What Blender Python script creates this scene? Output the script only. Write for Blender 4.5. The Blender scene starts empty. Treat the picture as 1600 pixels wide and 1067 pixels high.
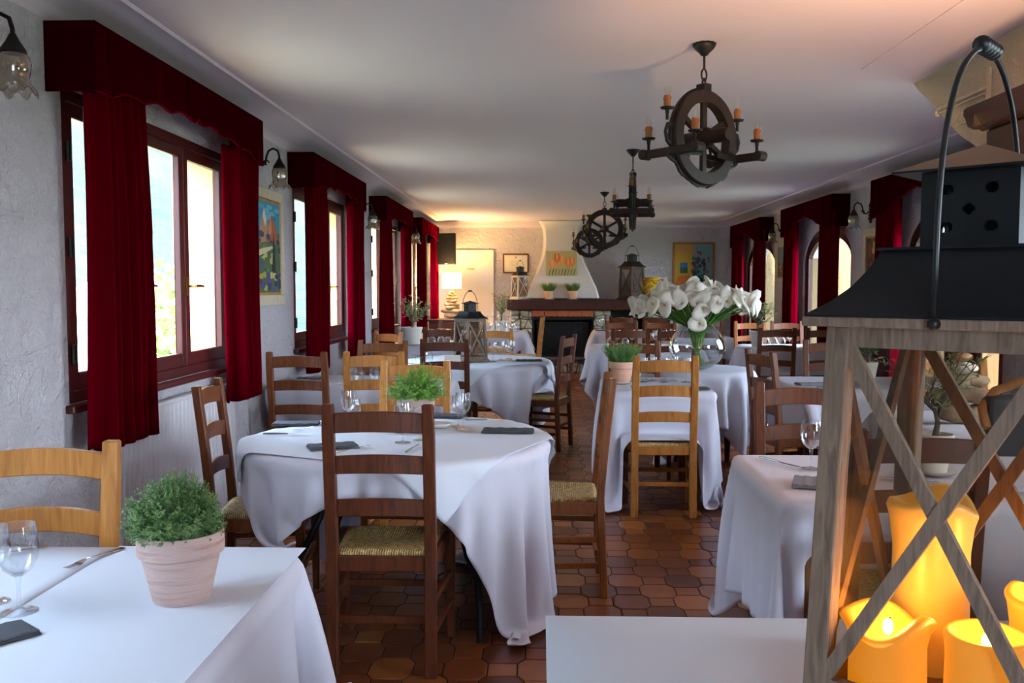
import bpy, bmesh, math, random
import numpy as np
from mathutils import Vector, Matrix, noise
PI = math.pi
random.seed(7)
SC = bpy.context.scene
COL = SC.collection

# ------------------------------------------------------------------ camera
cam_d = bpy.data.cameras.new('camera')
cam = bpy.data.objects.new('camera', cam_d)
COL.objects.link(cam)
cam_d.sensor_width = 36.0
cam_d.lens = 36.0 * 1400 / 1600
cam_d.clip_start = 0.02
cam_d.clip_end = 500
cam.location = (0, 0, 1.41)
cam.rotation_euler = (math.radians(90 - 3.41), 0, math.radians(1.8))
cam_d.dof.use_dof = True
cam_d.dof.focus_distance = 2.3
cam_d.dof.aperture_fstop = 20.0
SC.camera = cam

# ------------------------------------------------------------------ colour management, world
SC.view_settings.view_transform = 'Standard'
SC.view_settings.look = 'None'
SC.view_settings.gamma = 1.0
SC.view_settings.use_curve_mapping = False
SC.view_settings.exposure = 1.85
SC.cycles.use_denoising = True
SC.cycles.max_bounces = 12
SC.cycles.diffuse_bounces = 6
SC.cycles.glossy_bounces = 4
SC.cycles.transmission_bounces = 6
SC.cycles.transparent_max_bounces = 24
SC.cycles.caustics_reflective = False
SC.cycles.caustics_refractive = False
SC.cycles.sample_clamp_indirect = 8.0

world = bpy.data.worlds.new('world')
SC.world = world
world.use_nodes = True
wn = world.node_tree.nodes; wl = world.node_tree.links
wn.clear()
w_out = wn.new('ShaderNodeOutputWorld')
w_bg = wn.new('ShaderNodeBackground')
w_tc = wn.new('ShaderNodeTexCoord')
w_sep = wn.new('ShaderNodeSeparateXYZ')
w_ramp = wn.new('ShaderNodeValToRGB')
wl.new(w_tc.outputs['Generated'], w_sep.inputs[0])
wl.new(w_sep.outputs['Z'], w_ramp.inputs[0])
w_ramp.color_ramp.elements[0].position = 0.0
w_ramp.color_ramp.elements[0].color = (0.74, 0.86, 1.0, 1)
w_ramp.color_ramp.elements[1].position = 0.8
w_ramp.color_ramp.elements[1].color = (0.50, 0.70, 1.0, 1)
wl.new(w_ramp.outputs[0], w_bg.inputs['Color'])
w_bg.inputs['Strength'].default_value = 9.5
wl.new(w_bg.outputs[0], w_out.inputs[0])

def add_light(name, kind, loc, energy, color=(1, 1, 1), **kw):
    d = bpy.data.lights.new(name, kind)
    d.energy = energy
    d.color = color
    for k, v in kw.items():
        if k != 'rot':
            setattr(d, k, v)
    o = bpy.data.objects.new(name, d)
    o.location = loc
    if 'rot' in kw:
        o.rotation_euler = kw['rot']
    COL.objects.link(o)
    return o

SUN = add_light('sun', 'SUN', (0, 0, 30), 9.0, (1.0, 0.95, 0.86), angle=math.radians(3),
                rot=(math.radians(48), 0, math.radians(-6)))

# ------------------------------------------------------------------ node helpers
def lin(r, g, b):
    f = lambda c: (c / 255) / 12.92 if c / 255 <= 0.04045 else ((c / 255 + 0.055) / 1.055) ** 2.4
    return (f(r), f(g), f(b), 1.0)

class NT:
    def __init__(s, name):
        s.m = bpy.data.materials.new(name)
        s.m.use_nodes = True
        s.n = s.m.node_tree.nodes; s.l = s.m.node_tree.links
        s.n.clear()
        s.out = s.n.new('ShaderNodeOutputMaterial')
    def add(s, t, **kw):
        nd = s.n.new('ShaderNode' + t)
        for k, v in kw.items():
            if hasattr(nd, k):
                setattr(nd, k, v)
            else:
                nd.inputs[k.replace('_', ' ')].default_value = v
        return nd
    def link(s, a, b): s.l.new(a, b)
    def bsdf(s, **kw):
        b = s.n.new('ShaderNodeBsdfPrincipled')
        for k, v in kw.items():
            b.inputs[k.replace('_', ' ')].default_value = v
        s.l.new(b.outputs[0], s.out.inputs[0])
        return b
    def math(s, op, a, b=None, c=None):
        nd = s.n.new('ShaderNodeMath'); nd.operation = op
        for i, v in enumerate((a, b, c)):
            if v is None: continue
            if isinstance(v, (int, float)): nd.inputs[i].default_value = v
            else: s.l.new(v, nd.inputs[i])
        return nd.outputs[0]
    def coords(s, scale=(1, 1, 1), kind='Object', rot=(0, 0, 0)):
        tc = s.n.new('ShaderNodeTexCoord')
        mp = s.n.new('ShaderNodeMapping')
        mp.inputs['Scale'].default_value = scale
        mp.inputs['Rotation'].default_value = rot
        s.l.new(tc.outputs[kind], mp.inputs[0])
        return mp.outputs[0]
    def noise(s, vec, scale=5, detail=3, rough=0.5, dist=0.0):
        nd = s.n.new('ShaderNodeTexNoise')
        nd.inputs['Scale'].default_value = scale
        nd.inputs['Detail'].default_value = detail
        nd.inputs['Roughness'].default_value = rough
        nd.inputs['Distortion'].default_value = dist
        if vec is not None: s.l.new(vec, nd.inputs['Vector'])
        return nd.outputs['Fac']
    def ramp(s, fac, stops):
        r = s.n.new('ShaderNodeValToRGB')
        els = r.color_ramp.elements
        els[0].position, els[0].color = stops[0]
        els[1].position, els[1].color = stops[-1]
        for p, c in stops[1:-1]:
            e = els.new(p); e.color = c
        s.l.new(fac, r.inputs[0])
        return r.outputs[0]
    def bump(s, h, b, strength=0.3, dist=0.01):
        nd = s.n.new('ShaderNodeBump')
        nd.inputs['Strength'].default_value = strength
        nd.inputs['Distance'].default_value = dist
        s.l.new(h, nd.inputs['Height'])
        s.l.new(nd.outputs[0], b.inputs['Normal'])

M = {}
def flat(name, c, rough=0.6, metal=0.0, **kw):
    t = NT(name)
    t.bsdf(Base_Color=lin(*c), Roughness=rough, Metallic=metal, **kw)
    M[name] = t.m
    return t.m

def wood(name, c1, c2, rough=0.35, scale=(14, 14, 1.6), bumps=0.05, coat=0.0):
    t = NT(name)
    v = t.coords(scale)
    f = t.noise(v, 3.0, 6, 0.6, 1.2)
    c = t.ramp(f, [(0.3, lin(*c1)), (0.7, lin(*c2))])
    b = t.bsdf(Roughness=rough)
    b.inputs['Coat Weight'].default_value = coat
    b.inputs['Coat Roughness'].default_value = 0.2
    b.inputs['Specular IOR Level'].default_value = 0.3
    t.link(c, b.inputs['Base Color'])
    t.bump(f, b, bumps, 0.002)
    M[name] = t.m

wood('honey_wood', (184, 124, 60), (146, 90, 38), 0.36, coat=0.08)
wood('amber_wood', (148, 90, 44), (112, 62, 30), 0.36, coat=0.08)
wood('medium_wood', (122, 66, 32), (84, 43, 21), 0.4, coat=0.0)
wood('dark_wood', (100, 50, 26), (66, 31, 17), 0.4, coat=0.0)
wood('beam_wood', (74, 36, 26), (44, 20, 16), 0.45)
wood('window_wood', (92, 36, 34), (66, 24, 24), 0.35)
wood('window_wood_brown', (70, 40, 30), (50, 28, 20), 0.4)
wood('wheel_wood', (46, 28, 20), (26, 17, 13), 0.55)
wood('cabinet_wood', (40, 22, 16), (24, 13, 10), 0.35)
wood('grey_wood', (152, 130, 112), (106, 87, 74), 0.75, (30, 30, 3), 0.3)
wood('grey_wood_dark', (110, 90, 76), (66, 48, 38), 0.75, (30, 30, 3), 0.3)
wood('pale_wood', (214, 204, 190), (176, 164, 150), 0.7)
wood('table_wood', (140, 96, 56), (100, 62, 34), 0.45)
wood('driftwood', (158, 130, 100), (100, 72, 48), 0.8, (6, 20, 20), 0.4)
wood('gilt_wood', (190, 150, 90), (150, 110, 60), 0.5)
wood('cream_frame', (214, 200, 176), (190, 172, 146), 0.6)
flat('iron', (30, 27, 26), 0.5, 0.4)
flat('black_metal', (17, 19, 22), 0.5, 0.0, **{'Specular_IOR_Level': 0.3})
flat('black_paint', (11, 11, 12), 0.4)
flat('steel', (190, 190, 195), 0.18, 1.0)
flat('brass', (170, 130, 70), 0.3, 1.0)
flat('radiator_white', (206, 202, 204), 0.4)
flat('plastic_black', (12, 12, 13), 0.6, 0.0, **{'Specular_IOR_Level': 0.2})
flat('white_ceramic', (222, 220, 210), 0.35)
flat('soil', (34, 26, 22), 0.95)
flat('candle_tube', (136, 82, 38), 0.6)
flat('white_paint', (226, 220, 210), 0.5)
flat('paper', (224, 216, 190), 0.7)
flat('stone_light', (214, 204, 186), 0.75)
flat('stone_tan', (176, 130, 84), 0.75)
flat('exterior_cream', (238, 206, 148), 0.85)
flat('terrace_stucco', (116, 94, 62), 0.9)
flat('leather_dark', (40, 34, 34), 0.5)
flat('napkin_dark', (70, 72, 78), 0.85)
flat('napkin_grey', (128, 128, 132), 0.85)
flat('red_glass', (170, 20, 30), 0.3)

# plaster of the walls
def plaster(name, c, scale=9, strength=0.55, dist=0.02):
    t = NT(name)
    v = t.coords((1, 1, 1))
    n1 = t.noise(v, scale, 5, 0.6, 2.2)
    n2 = t.noise(v, scale * 4.5, 4, 0.6, 1.2)
    h = t.math('ADD', n1, t.math('MULTIPLY', n2, 0.5))
    b = t.bsdf(Base_Color=lin(*c), Roughness=0.85)
    t.bump(h, b, strength, dist)
    M[name] = t.m
plaster('plaster_wall', (212, 206, 210), 7.5, 1.0, 0.055)
plaster('plaster_warm', (216, 200, 172), 13, 1.0, 0.035)
plaster('plaster_hood', (214, 208, 200), 6, 0.25, 0.01)
t = NT('ceiling_paint')
v = t.coords()
b = t.bsdf(Base_Color=lin(216, 202, 212), Roughness=0.8)
t.bump(t.noise(v, 3, 3, 0.5), b, 0.15, 0.01)
M['ceiling_paint'] = t.m

# velvet, lets a little daylight through
def velvet(name, c, tc, trans):
    t = NT(name)
    v = t.coords()
    b = t.bsdf(Base_Color=lin(*c), Roughness=1.0)
    b.inputs['Specular IOR Level'].default_value = 0.0
    b.inputs['Sheen Weight'].default_value = 0.06
    b.inputs['Sheen Roughness'].default_value = 0.3
    b.inputs['Sheen Tint'].default_value = lin(230, 20, 60)
    tr = t.add('BsdfTranslucent'); tr.inputs[0].default_value = lin(*tc)
    mx = t.add('MixShader'); mx.inputs[0].default_value = trans
    t.link(b.outputs[0], mx.inputs[1]); t.link(tr.outputs[0], mx.inputs[2]); t.link(mx.outputs[0], t.out.inputs[0])
    t.bump(t.noise(v, 240, 2), b, 0.1, 0.001)
    M[name] = t.m
velvet('velvet', (92, 0, 14), (190, 0, 40), 0.10)
velvet('velvet_lined', (50, 0, 6), (60, 0, 8), 0.02)

# white cotton cloth with a fine weave
def cloth_mat(name, c, ws=420, strength=0.12):
    t = NT(name)
    v = t.coords()
    w1 = t.add('TexWave', bands_direction='X'); w1.inputs['Scale'].default_value = ws / 6.28
    w2 = t.add('TexWave', bands_direction='Y'); w2.inputs['Scale'].default_value = ws / 6.28
    t.link(v, w1.inputs[0]); t.link(v, w2.inputs[0])
    h = t.math('ADD', w1.outputs['Fac'], w2.outputs['Fac'])
    b = t.bsdf(Base_Color=lin(*c), Roughness=0.75)
    tr = t.add('BsdfTranslucent'); tr.inputs[0].default_value = lin(*c)
    mx = t.add('MixShader'); mx.inputs[0].default_value = 0.18
    t.link(b.outputs[0], mx.inputs[1]); t.link(tr.outputs[0], mx.inputs[2]); t.link(mx.outputs[0], t.out.inputs[0])
    t.bump(h, b, strength, 0.0006)
    M[name] = t.m
cloth_mat('cloth_white', (222, 220, 230))
cloth_mat('paper_white', (226, 230, 238), 700, 0.2)

# floor tiles
t = NT('terracotta_tile')
at = t.add('Attribute', attribute_name='tile_shade')
v = t.coords()
n = t.noise(v, 12, 2, 0.5)
f = t.math('ADD', t.math('MULTIPLY', at.outputs['Fac'], 0.65), t.math('MULTIPLY', n, 0.35))
c = t.ramp(f, [(0.15, lin(80, 38, 18)), (0.5, lin(116, 60, 27)), (0.85, lin(150, 88, 40))])
b = t.bsdf(Roughness=0.3)
t.link(c, b.inputs['Base Color'])
M['terracotta_tile'] = t.m
flat('grout', (52, 40, 34), 0.9)

# terracotta pots with throwing rings
def pot_mat(name, c1, c2, c3):
    t = NT(name)
    v = t.coords((1.2, 1.2, 22))
    n = t.noise(v, 3.2, 5, 0.65, 0.6)
    c = t.ramp(n, [(0.3, lin(*c1)), (0.5, lin(*c2)), (0.72, lin(*c3))])
    b = t.bsdf(Roughness=0.8)
    t.link(c, b.inputs['Base Color'])
    t.bump(n, b, 0.25, 0.002)
    M[name] = t.m
pot_mat('pot_washed', (188, 152, 142), (204, 176, 166), (166, 116, 104))
pot_mat('pot_terracotta', (206, 156, 126), (218, 170, 142), (200, 146, 116))
pot_mat('pot_white', (220, 218, 208), (226, 222, 214), (208, 204, 194))

# rush seat
t = NT('rush')
tc = t.add('TexCoord')
sp = t.add('SeparateXYZ'); t.link(tc.outputs['Object'], sp.inputs[0])
ax = t.math('ABSOLUTE', sp.outputs['X']); ay = t.math('ABSOLUTE', sp.outputs['Y'])
side = t.math('GREATER_THAN', t.math('MULTIPLY', ax, 1.0 / 0.205), t.math('MULTIPLY', ay, 1.0 / 0.19))
cx = t.math('SINE', t.math('MULTIPLY', sp.outputs['X'], 700.0))
cy = t.math('SINE', t.math('MULTIPLY', sp.outputs['Y'], 700.0))
mixh = t.math('ADD', t.math('MULTIPLY', cy, side), t.math('MULTIPLY', cx, t.math('SUBTRACT', 1.0, side)))
n = t.noise(t.coords((1, 1, 1)), 60, 3)
f = t.math('ADD', t.math('MULTIPLY', mixh, 0.2), t.math('SUBTRACT', n, t.math('MULTIPLY', side, 0.06)))  # side triangles coloured darker, standing in for how their strands reflect light
c = t.ramp(f, [(0.25, lin(104, 78, 36)), (0.5, lin(178, 144, 82)), (0.8, lin(218, 190, 130))])
b = t.bsdf(Roughness=0.55)
t.link(c, b.inputs['Base Color'])
t.bump(mixh, b, 0.6, 0.002)
M['rush'] = t.m

# thin clear glass: light passes through, grazing parts reflect
def glass(name, tint=(1, 1, 1), refl=1.0, rough=0.0, base=0.04):
    t = NT(name)
    tr = t.add('BsdfTransparent'); tr.inputs[0].default_value = (*tint, 1)
    gl = t.add('BsdfGlossy'); gl.inputs['Roughness'].default_value = rough
    lw = t.add('LayerWeight'); lw.inputs['Blend'].default_value = 0.5
    p = t.math('POWER', lw.outputs['Facing'], 2.2)
    f = t.math('MULTIPLY', t.math('ADD', t.math('MULTIPLY', p, 0.9), base), refl)
    mx = t.add('MixShader')
    t.link(f, mx.inputs[0]); t.link(tr.outputs[0], mx.inputs[1]); t.link(gl.outputs[0], mx.inputs[2])
    t.link(mx.outputs[0], t.out.inputs[0])
    M[name] = t.m
glass('clear_glass', (0.975, 0.985, 0.99), 1.0, 0.02, 0.06)
glass('window_glass', (0.97, 0.98, 0.98), 0.5)
glass('lantern_glass', (0.84, 0.82, 0.79), 0.22, 0.08, 0.03)
glass('bulb_glass', (0.95, 0.93, 0.9), 0.8, 0.05, 0.05)
glass('frosted_glass', (0.80, 0.75, 0.66), 1.0, 0.12, 0.16)

def leafmat(name, c1, c2, trans=0.35, rough=0.5):
    t = NT(name)
    v = t.coords()
    f = t.noise(v, 40, 2)
    c = t.ramp(f, [(0.35, lin(*c1)), (0.65, lin(*c2))])
    b = t.bsdf(Roughness=rough)
    tr = t.add('BsdfTranslucent')
    t.link(c, b.inputs['Base Color']); t.link(c, tr.inputs[0])
    mx = t.add('MixShader'); mx.inputs[0].default_value = trans
    t.link(b.outputs[0], mx.inputs[1]); t.link(tr.outputs[0], mx.inputs[2]); t.link(mx.outputs[0], t.out.inputs[0])
    M[name] = t.m
leafmat('thyme_leaf', (92, 146, 54), (150, 190, 84))
leafmat('thyme_leaf_blue', (76, 120, 62), (150, 182, 118))
leafmat('grass_leaf', (76, 122, 62), (128, 166, 92))
leafmat('olive_leaf', (96, 116, 72), (168, 178, 128))
leafmat('lily_stem', (58, 118, 30), (104, 164, 50), 0.2, 0.35)
leafmat('lily_petal', (248, 242, 228), (254, 250, 242), 0.3, 0.5)
flat('lily_spadix', (214, 190, 70), 0.6)
leafmat('tree_leaf', (74, 118, 48), (150, 186, 80))
flat('bark', (96, 84, 68), 0.9)

# glowing candle wax: the candles are lit from inside
t = NT('lit_wax')
b = t.bsdf(Base_Color=lin(236, 170, 84), Roughness=0.35)
b.inputs['Subsurface Weight'].default_value = 0.0
b.inputs['Emission Color'].default_value = lin(255, 156, 20)
b.inputs['Emission Strength'].default_value = 0.22
M['lit_wax'] = t.m
t = NT('lit_wax_pale')
b = t.bsdf(Base_Color=lin(224, 190, 110), Roughness=0.35)
b.inputs['Emission Color'].default_value = lin(255, 170, 40)
b.inputs['Emission Strength'].default_value = 0.06
M['lit_wax_pale'] = t.m
t = NT('flame_bulb')
b = t.bsdf(Base_Color=lin(255, 230, 170), Roughness=0.3)
b.inputs['Emission Color'].default_value = lin(255, 210, 110)
b.inputs['Emission Strength'].default_value = 6
M['flame_bulb'] = t.m
t = NT('lit_shade')
b = t.bsdf(Base_Color=lin(255, 240, 200), Roughness=0.7)
b.inputs['Emission Color'].default_value = lin(255, 214, 130)
b.inputs['Emission Strength'].default_value = 1.6
M['lit_shade'] = t.m

# ------------------------------------------------------------------ mesh helpers
class MB:
    """collects shapes, then builds ONE mesh object"""
    def __init__(s):
        s.v = []; s.f = []; s.mi = []; s.cur = 0
    def add(s, verts, faces):
        o = len(s.v)
        s.v += [tuple(p) for p in verts]
        s.f += [tuple(i + o for i in f) for f in faces]
        s.mi += [s.cur] * len(faces)
        return s
    def box(s, x0, x1, y0, y1, z0, z1, mat=None):
        vs = [Vector((x, y, z)) for x in (x0, x1) for y in (y0, y1) for z in (z0, z1)]
        if mat is not None: vs = [mat @ p for p in vs]
        return s.add(vs, [(0, 1, 3, 2), (4, 6, 7, 5), (0, 4, 5, 1), (2, 3, 7, 6), (0, 2, 6, 4), (1, 5, 7, 3)])
    def bar(s, a, b, w, h, up=(0, 0, 1)):
        """rectangular bar from a to b, width w (sideways), height h (along up)"""
        a = Vector(a); b = Vector(b); d = (b - a).normalized(); up = Vector(up)
        sd = d.cross(up)
        if sd.length < 1e-5: sd = d.cross(Vector((1, 0, 0)))
        sd.normalize(); u = sd.cross(d).normalized()
        vs = []
        for p in (a, b):
            for i, j in ((-1, -1), (1, -1), (1, 1), (-1, 1)):
                vs.append(p + sd * (i * w / 2) + u * (j * h / 2))
        return s.add(vs, [(0, 3, 2, 1), (4, 5, 6, 7), (0, 1, 5, 4), (1, 2, 6, 5), (2, 3, 7, 6), (3, 0, 4, 7)])
    def tube(s, pts, r, n=8, close=False, caps=True):
        pts = [Vector(p) for p in pts]
        rs = r if isinstance(r, (list, tuple)) else [r] * len(pts)
        N = len(pts)
        ref = None
        rings = []
        for i, p in enumerate(pts):
            if close: d = pts[(i + 1) % N] - pts[i - 1]
            else: d = pts[min(i + 1, N - 1)] - pts[max(i - 1, 0)]
            d = d.normalized() if d.length > 1e-9 else Vector((0, 0, 1))
            if ref is None:
                ref = d.orthogonal().normalized()
            ref = (ref - d * ref.dot(d))
            ref = ref.normalized() if ref.length > 1e-6 else d.orthogonal().normalized()
            bi = d.cross(ref)
            rings.append([p + (ref * math.cos(2 * PI * k / n) + bi * math.sin(2 * PI * k / n)) * rs[i] for k in range(n)])
        vs = [q for R in rings for q in R]
        fs = []
        for i in range(N if close else N - 1):
            j = (i + 1) % N
            for k in range(n):
                fs.append((i * n + k, i * n + (k + 1) % n, j * n + (k + 1) % n, j * n + k))
        if caps and not close:
            fs.append(tuple(range(n - 1, -1, -1)))
            fs.append(tuple((N - 1) * n + k for k in range(n)))
        return s.add(vs, fs)
    def lathe(s, prof, n=24, c=(0, 0, 0), rot=None, wob=None):
        """prof: (r, z) list, turned about z"""
        vs = []; fs = []
        c = Vector(c)
        for i, (r, z) in enumerate(prof):
            for k in range(n):
                a = 2 * PI * k / n
                rr = max(r, 1e-5); zz = z
                if wob: rr, zz = wob(rr, zz, a, i)
                p = Vector((rr * math.cos(a), rr * math.sin(a), zz))
                if rot is not None: p = rot @ p
                vs.append(c + p)
        for i in range(len(prof) - 1):
            for k in range(n):
                fs.append((i * n + k, i * n + (k + 1) % n, (i + 1) * n + (k + 1) % n, (i + 1) * n + k))
        if prof[0][0] > 1e-4 and not wob: fs.append(tuple(range(n - 1, -1, -1)))
        if prof[-1][0] > 1e-4 and not wob: fs.append(tuple((len(prof) - 1) * n + k for k in range(n)))
        return s.add(vs, fs)
    def prism(s, poly, fn0, fn1):
        """poly: 2D points; fn0/fn1 map a 2D point to the two end faces"""
        n = len(poly)
        vs = [Vector(fn0(*p)) for p in poly] + [Vector(fn1(*p)) for p in poly]
        fs = [tuple(range(n)), tuple(range(2 * n - 1, n - 1, -1))]
        for i in range(n):
            j = (i + 1) % n
            fs.append((i, i + n, j + n, j))
        return s.add(vs, fs)
    def sphere(s, c, r, nu=12, nv=8, sc=(1, 1, 1), rot=None):
        prof = [(math.sin(PI * i / nv), -math.cos(PI * i / nv)) for i in range(nv + 1)]
        vs = []; fs = []
        for q, z in prof:
            for k in range(nu):
                a = 2 * PI * k / nu
                p = Vector((q * math.cos(a) * sc[0], q * math.sin(a) * sc[1], z * sc[2])) * r
                if rot is not None: p = rot @ p
                vs.append(Vector(c) + p)
        for i in range(nv):
            for k in range(nu):
                fs.append((i * nu + k, i * nu + (k + 1) % nu, (i + 1) * nu + (k + 1) % nu, (i + 1) * nu + k))
        return s.add(vs, fs)
    def build(s, name, mats, parent=None, smooth=False, bevel=0, label=None, fix=True, seg=1):
        me = bpy.data.meshes.new(name)
        me.from_pydata(s.v, [], s.f)
        if not isinstance(mats, (list, tuple)): mats = [mats]
        for m in mats: me.materials.append(M[m] if isinstance(m, str) else m)
        if len(mats) > 1: me.polygons.foreach_set('material_index', s.mi)
        me.validate()
        if fix:
            bm = bmesh.new(); bm.from_mesh(me)
            bmesh.ops.remove_doubles(bm, verts=bm.verts, dist=1e-6)
            bmesh.ops.recalc_face_normals(bm, faces=bm.faces)
            bm.to_mesh(me); bm.free()
        if smooth:
            me.polygons.foreach_set('use_smooth', [True] * len(me.polygons))
            if smooth == 'auto':
                me.set_sharp_from_angle(angle=math.radians(38))
        o = bpy.data.objects.new(name, me)
        COL.objects.link(o)
        if parent is not None: o.parent = parent
        if bevel:
            bv = o.modifiers.new('bevel', 'BEVEL')
            bv.width = bevel; bv.segments = seg; bv.limit_method = 'ANGLE'
        if label: o['label'] = label
        return o

def tag(o, label, cat, group=None, kind=None):
    o['label'] = label; o['category'] = cat
    if group: o['group'] = group
    if kind: o['kind'] = kind
    return o
def thing(name, label, cat, loc=(0, 0, 0), rotz=0.0, group=None, kind=None):
    o = bpy.data.objects.new(name, None)
    o.empty_display_size = 0.1
    COL.objects.link(o)
    o.location = loc; o.rotation_euler = (0, 0, rotz)
    return tag(o, label, cat, group, kind)
def struct(o):
    o['kind'] = 'structure'
    return o
KIDS = {}
def kids(o):
    return [c for c in bpy.data.objects if c.parent == o]
def copy_tree(o, parent=None, cache=True):
    c = o.copy(); COL.objects.link(c)
    if parent is not None:
        c.parent = parent
    key = o.name
    if key not in KIDS: KIDS[key] = kids(o)
    for ch in KIDS[key]:
        copy_tree(ch, c)
    return c
USED = set()
def place(proto, loc, rotz, label, group=None, scale=None):
    if proto.name in USED:
        o = copy_tree(proto)
    else:
        if proto.name not in KIDS: KIDS[proto.name] = kids(proto)
        def walk(q):
            if q.name not in KIDS: KIDS[q.name] = kids(q)
            for ch in KIDS[q.name]: walk(ch)
        walk(proto)
        USED.add(proto.name); o = proto
    o.location = loc; o.rotation_euler = (0, 0, rotz)
    o['label'] = label
    if group: o['group'] = group
    if scale: o.scale = (scale,) * 3
    return o

def circ(cx, cy, r, n=32, a0=0, a1=2 * PI):
    return [(cx + r * math.cos(a0 + (a1 - a0) * i / n), cy + r * math.sin(a0 + (a1 - a0) * i / n)) for i in range(n)]

# ================================================================== THE ROOM
XL, XR = -1.90, 3.30
Y0, Y1 = -3.0, 15.45
ZC = 2.54
ZW = 2.44          # top of the walls, where the cove starts
CV = 0.25          # width of the cove
TW = 0.30          # thickness of the walls

# floor of octagons and small rectangles
def floor():
    mb = MB()
    mb.cur = 0
    mb.add([(XL - .3, Y0, -0.004), (XR + 1.2, Y0, -0.004), (XR + 1.2, Y1, -0.004), (XL - .3, Y1, -0.004)], [(0, 1, 2, 3)])
    PX, PY = 0.275, 0.147
    g = 0.004; zt = 0.002; ch = 0.004
    shades = [0.5]
    octp = [(.055, .0935), (.0825, .0535), (.0825, -.0535), (.055, -.0935), (-.055, -.0935), (-.0825, -.0535), (-.0825, .0535), (-.055, .0935)]
    rec = [(.055, .0535), (.055, -.0535), (-.055, -.0535), (-.055, .0535)]
    mb.cur = 1
    ny = int((Y1 + .5) / PY) + 1
    for j in range(-2, ny):
        y = j * PY
        for i in range(-9, 18):
            x = i * PX + (PX / 2 if j % 2 else 0)
            for poly, ox in ((octp, 0), (rec, PX / 2)):
                cxx = x + ox
                if cxx < XL - .05 or cxx > XR + .1 or y > Y1: continue
                n = len(poly)
                base = []; mid = []; top = []
                for (px, py) in poly:
                    L = math.hypot(px, py)
                    k1 = (L - g) / L; k2 = (L - g - ch) / L
                    base.append((cxx + px * k1, y + py * k1, -0.004))
                    mid.append((cxx + px * k1, y + py * k1, zt - 0.0015))
                    top.append((cxx + px * k2, y + py * k2, zt))
                vs = base + mid + top
                fs = [tuple(2 * n + k for k in reversed(range(n)))]
                for k in range(n):
                    l = (k + 1) % n
                    fs.append((k, n + k, n + l, l)); fs.append((n + k, 2 * n + k, 2 * n + l, n + l))
                mb.add(vs, fs)
                shades += [random.random()] * len(fs)
    me = bpy.data.meshes.new('floor')
    me.from_pydata(mb.v, [], mb.f)
    me.materials.append(M['grout']); me.materials.append(M['terracotta_tile'])
    me.polygons.foreach_set('material_index', mb.mi)
    a = me.attributes.new('tile_shade', 'FLOAT', 'FACE')
    a.data.foreach_set('value', shades)
    bm = bmesh.new(); bm.from_mesh(me)
    bmesh.ops.recalc_face_normals(bm, faces=bm.faces); 
    bm.to_mesh(me); bm.free()
    o = bpy.data.objects.new('floor', me); COL.objects.link(o)
    return struct(o)
floor()

# windows along each side: (y0, y1)
WL = [(0.85, 2.05), (3.54, 5.43), (6.86, 8.70), (10.05, 11.90), (13.05, 15.0)]
WZ0, WZ1 = 0.94, 2.21
WR = [(-.3, 1.5), (3.35, 5.05), (6.48, 8.22), (9.64, 11.38), (12.76, 14.50)]
RZ0, RZS, RZ1 = 0.45, 1.72, 2.12      # sill, springing and crown of the arched openings

def wall_left():
    mb = MB()
    edges = [Y0] + [e for w in WL for e in w] + [Y1]
    for i in range(0, len(edges), 2):
        mb.box(XL - TW, XL, edges[i], edges[i + 1], 0, ZW + .12)
    for (a, b) in WL:
        mb.box(XL - TW, XL, a, b, 0, WZ0)
        mb.box(XL - TW, XL, a, b, WZ1, ZW + .12)
    return struct(mb.build('wall_left', 'plaster_wall'))
wall_left()
def arch_pts(a, b, n=18):
    c = (a + b) / 2; h = (b - a) / 2
    return [(c - h * math.cos(PI * i / n), RZS + (RZ1 - RZS) * math.sin(PI * i / n)) for i in range(n + 1)]
def wall_right():
    mb = MB()
    edges = [Y0] + [e for w in WR for e in w] + [Y1]
    for i in range(0, len(edges), 2):
        mb.box(XR, XR + TW, edges[i], edges[i + 1], 0, ZW + .12)
    for (a, b) in WR:
        mb.box(XR, XR + TW, a, b, 0, RZ0)
        ap = arch_pts(a, b)
        for k in range(len(ap) - 1):
            p, q = ap[k], ap[k + 1]
            mb.prism([p, q, (q[0], ZW + .12), (p[0], ZW + .12)], lambda y, z: (XR, y, z), lambda y, z: (XR + TW, y, z))
    return struct(mb.build('wall_right', 'plaster_wall'))
wall_right()
struct(MB().box(XL - TW, XR + TW, Y1, Y1 + .2, 0, ZW + .2).build('wall_back', 'plaster_wall'))
m = MB()
m.box(XL - TW, 0.2, Y0 - .2, Y0, 0, ZW + .2); m.box(1.4, XR + TW, Y0 - .2, Y0, 0, ZW + .2)
m.box(.2, 1.4, Y0 - .2, Y0, 2.1, ZW + .2); m.box(.2, 1.4, Y0 - .2, Y0, 0, .9)
struct(m.build('wall_front', 'plaster_wall'))  # opening in this unseen wall is added to let in fill daylight
w = bpy.data.objects.new('window_11', None); COL.objects.link(w); w['kind'] = 'structure'  # window added behind the camera to brighten surfaces facing it
m = MB()
for q in range(3):
    xx = .2 + q * .57
    m.box(xx, xx + .06, Y0 - .1, Y0 - .04, .9, 2.1)
m.box(.2, 1.4, Y0 - .1, Y0 - .04, .9, .97); m.box(.2, 1.4, Y0 - .1, Y0 - .04, 2.03, 2.1)
m.build('frame', 'window_wood_brown', w)
MB().box(.22, 1.38, Y0 - .072, Y0 - .068, .95, 2.05).build('pane', 'window_glass', w)
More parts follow.
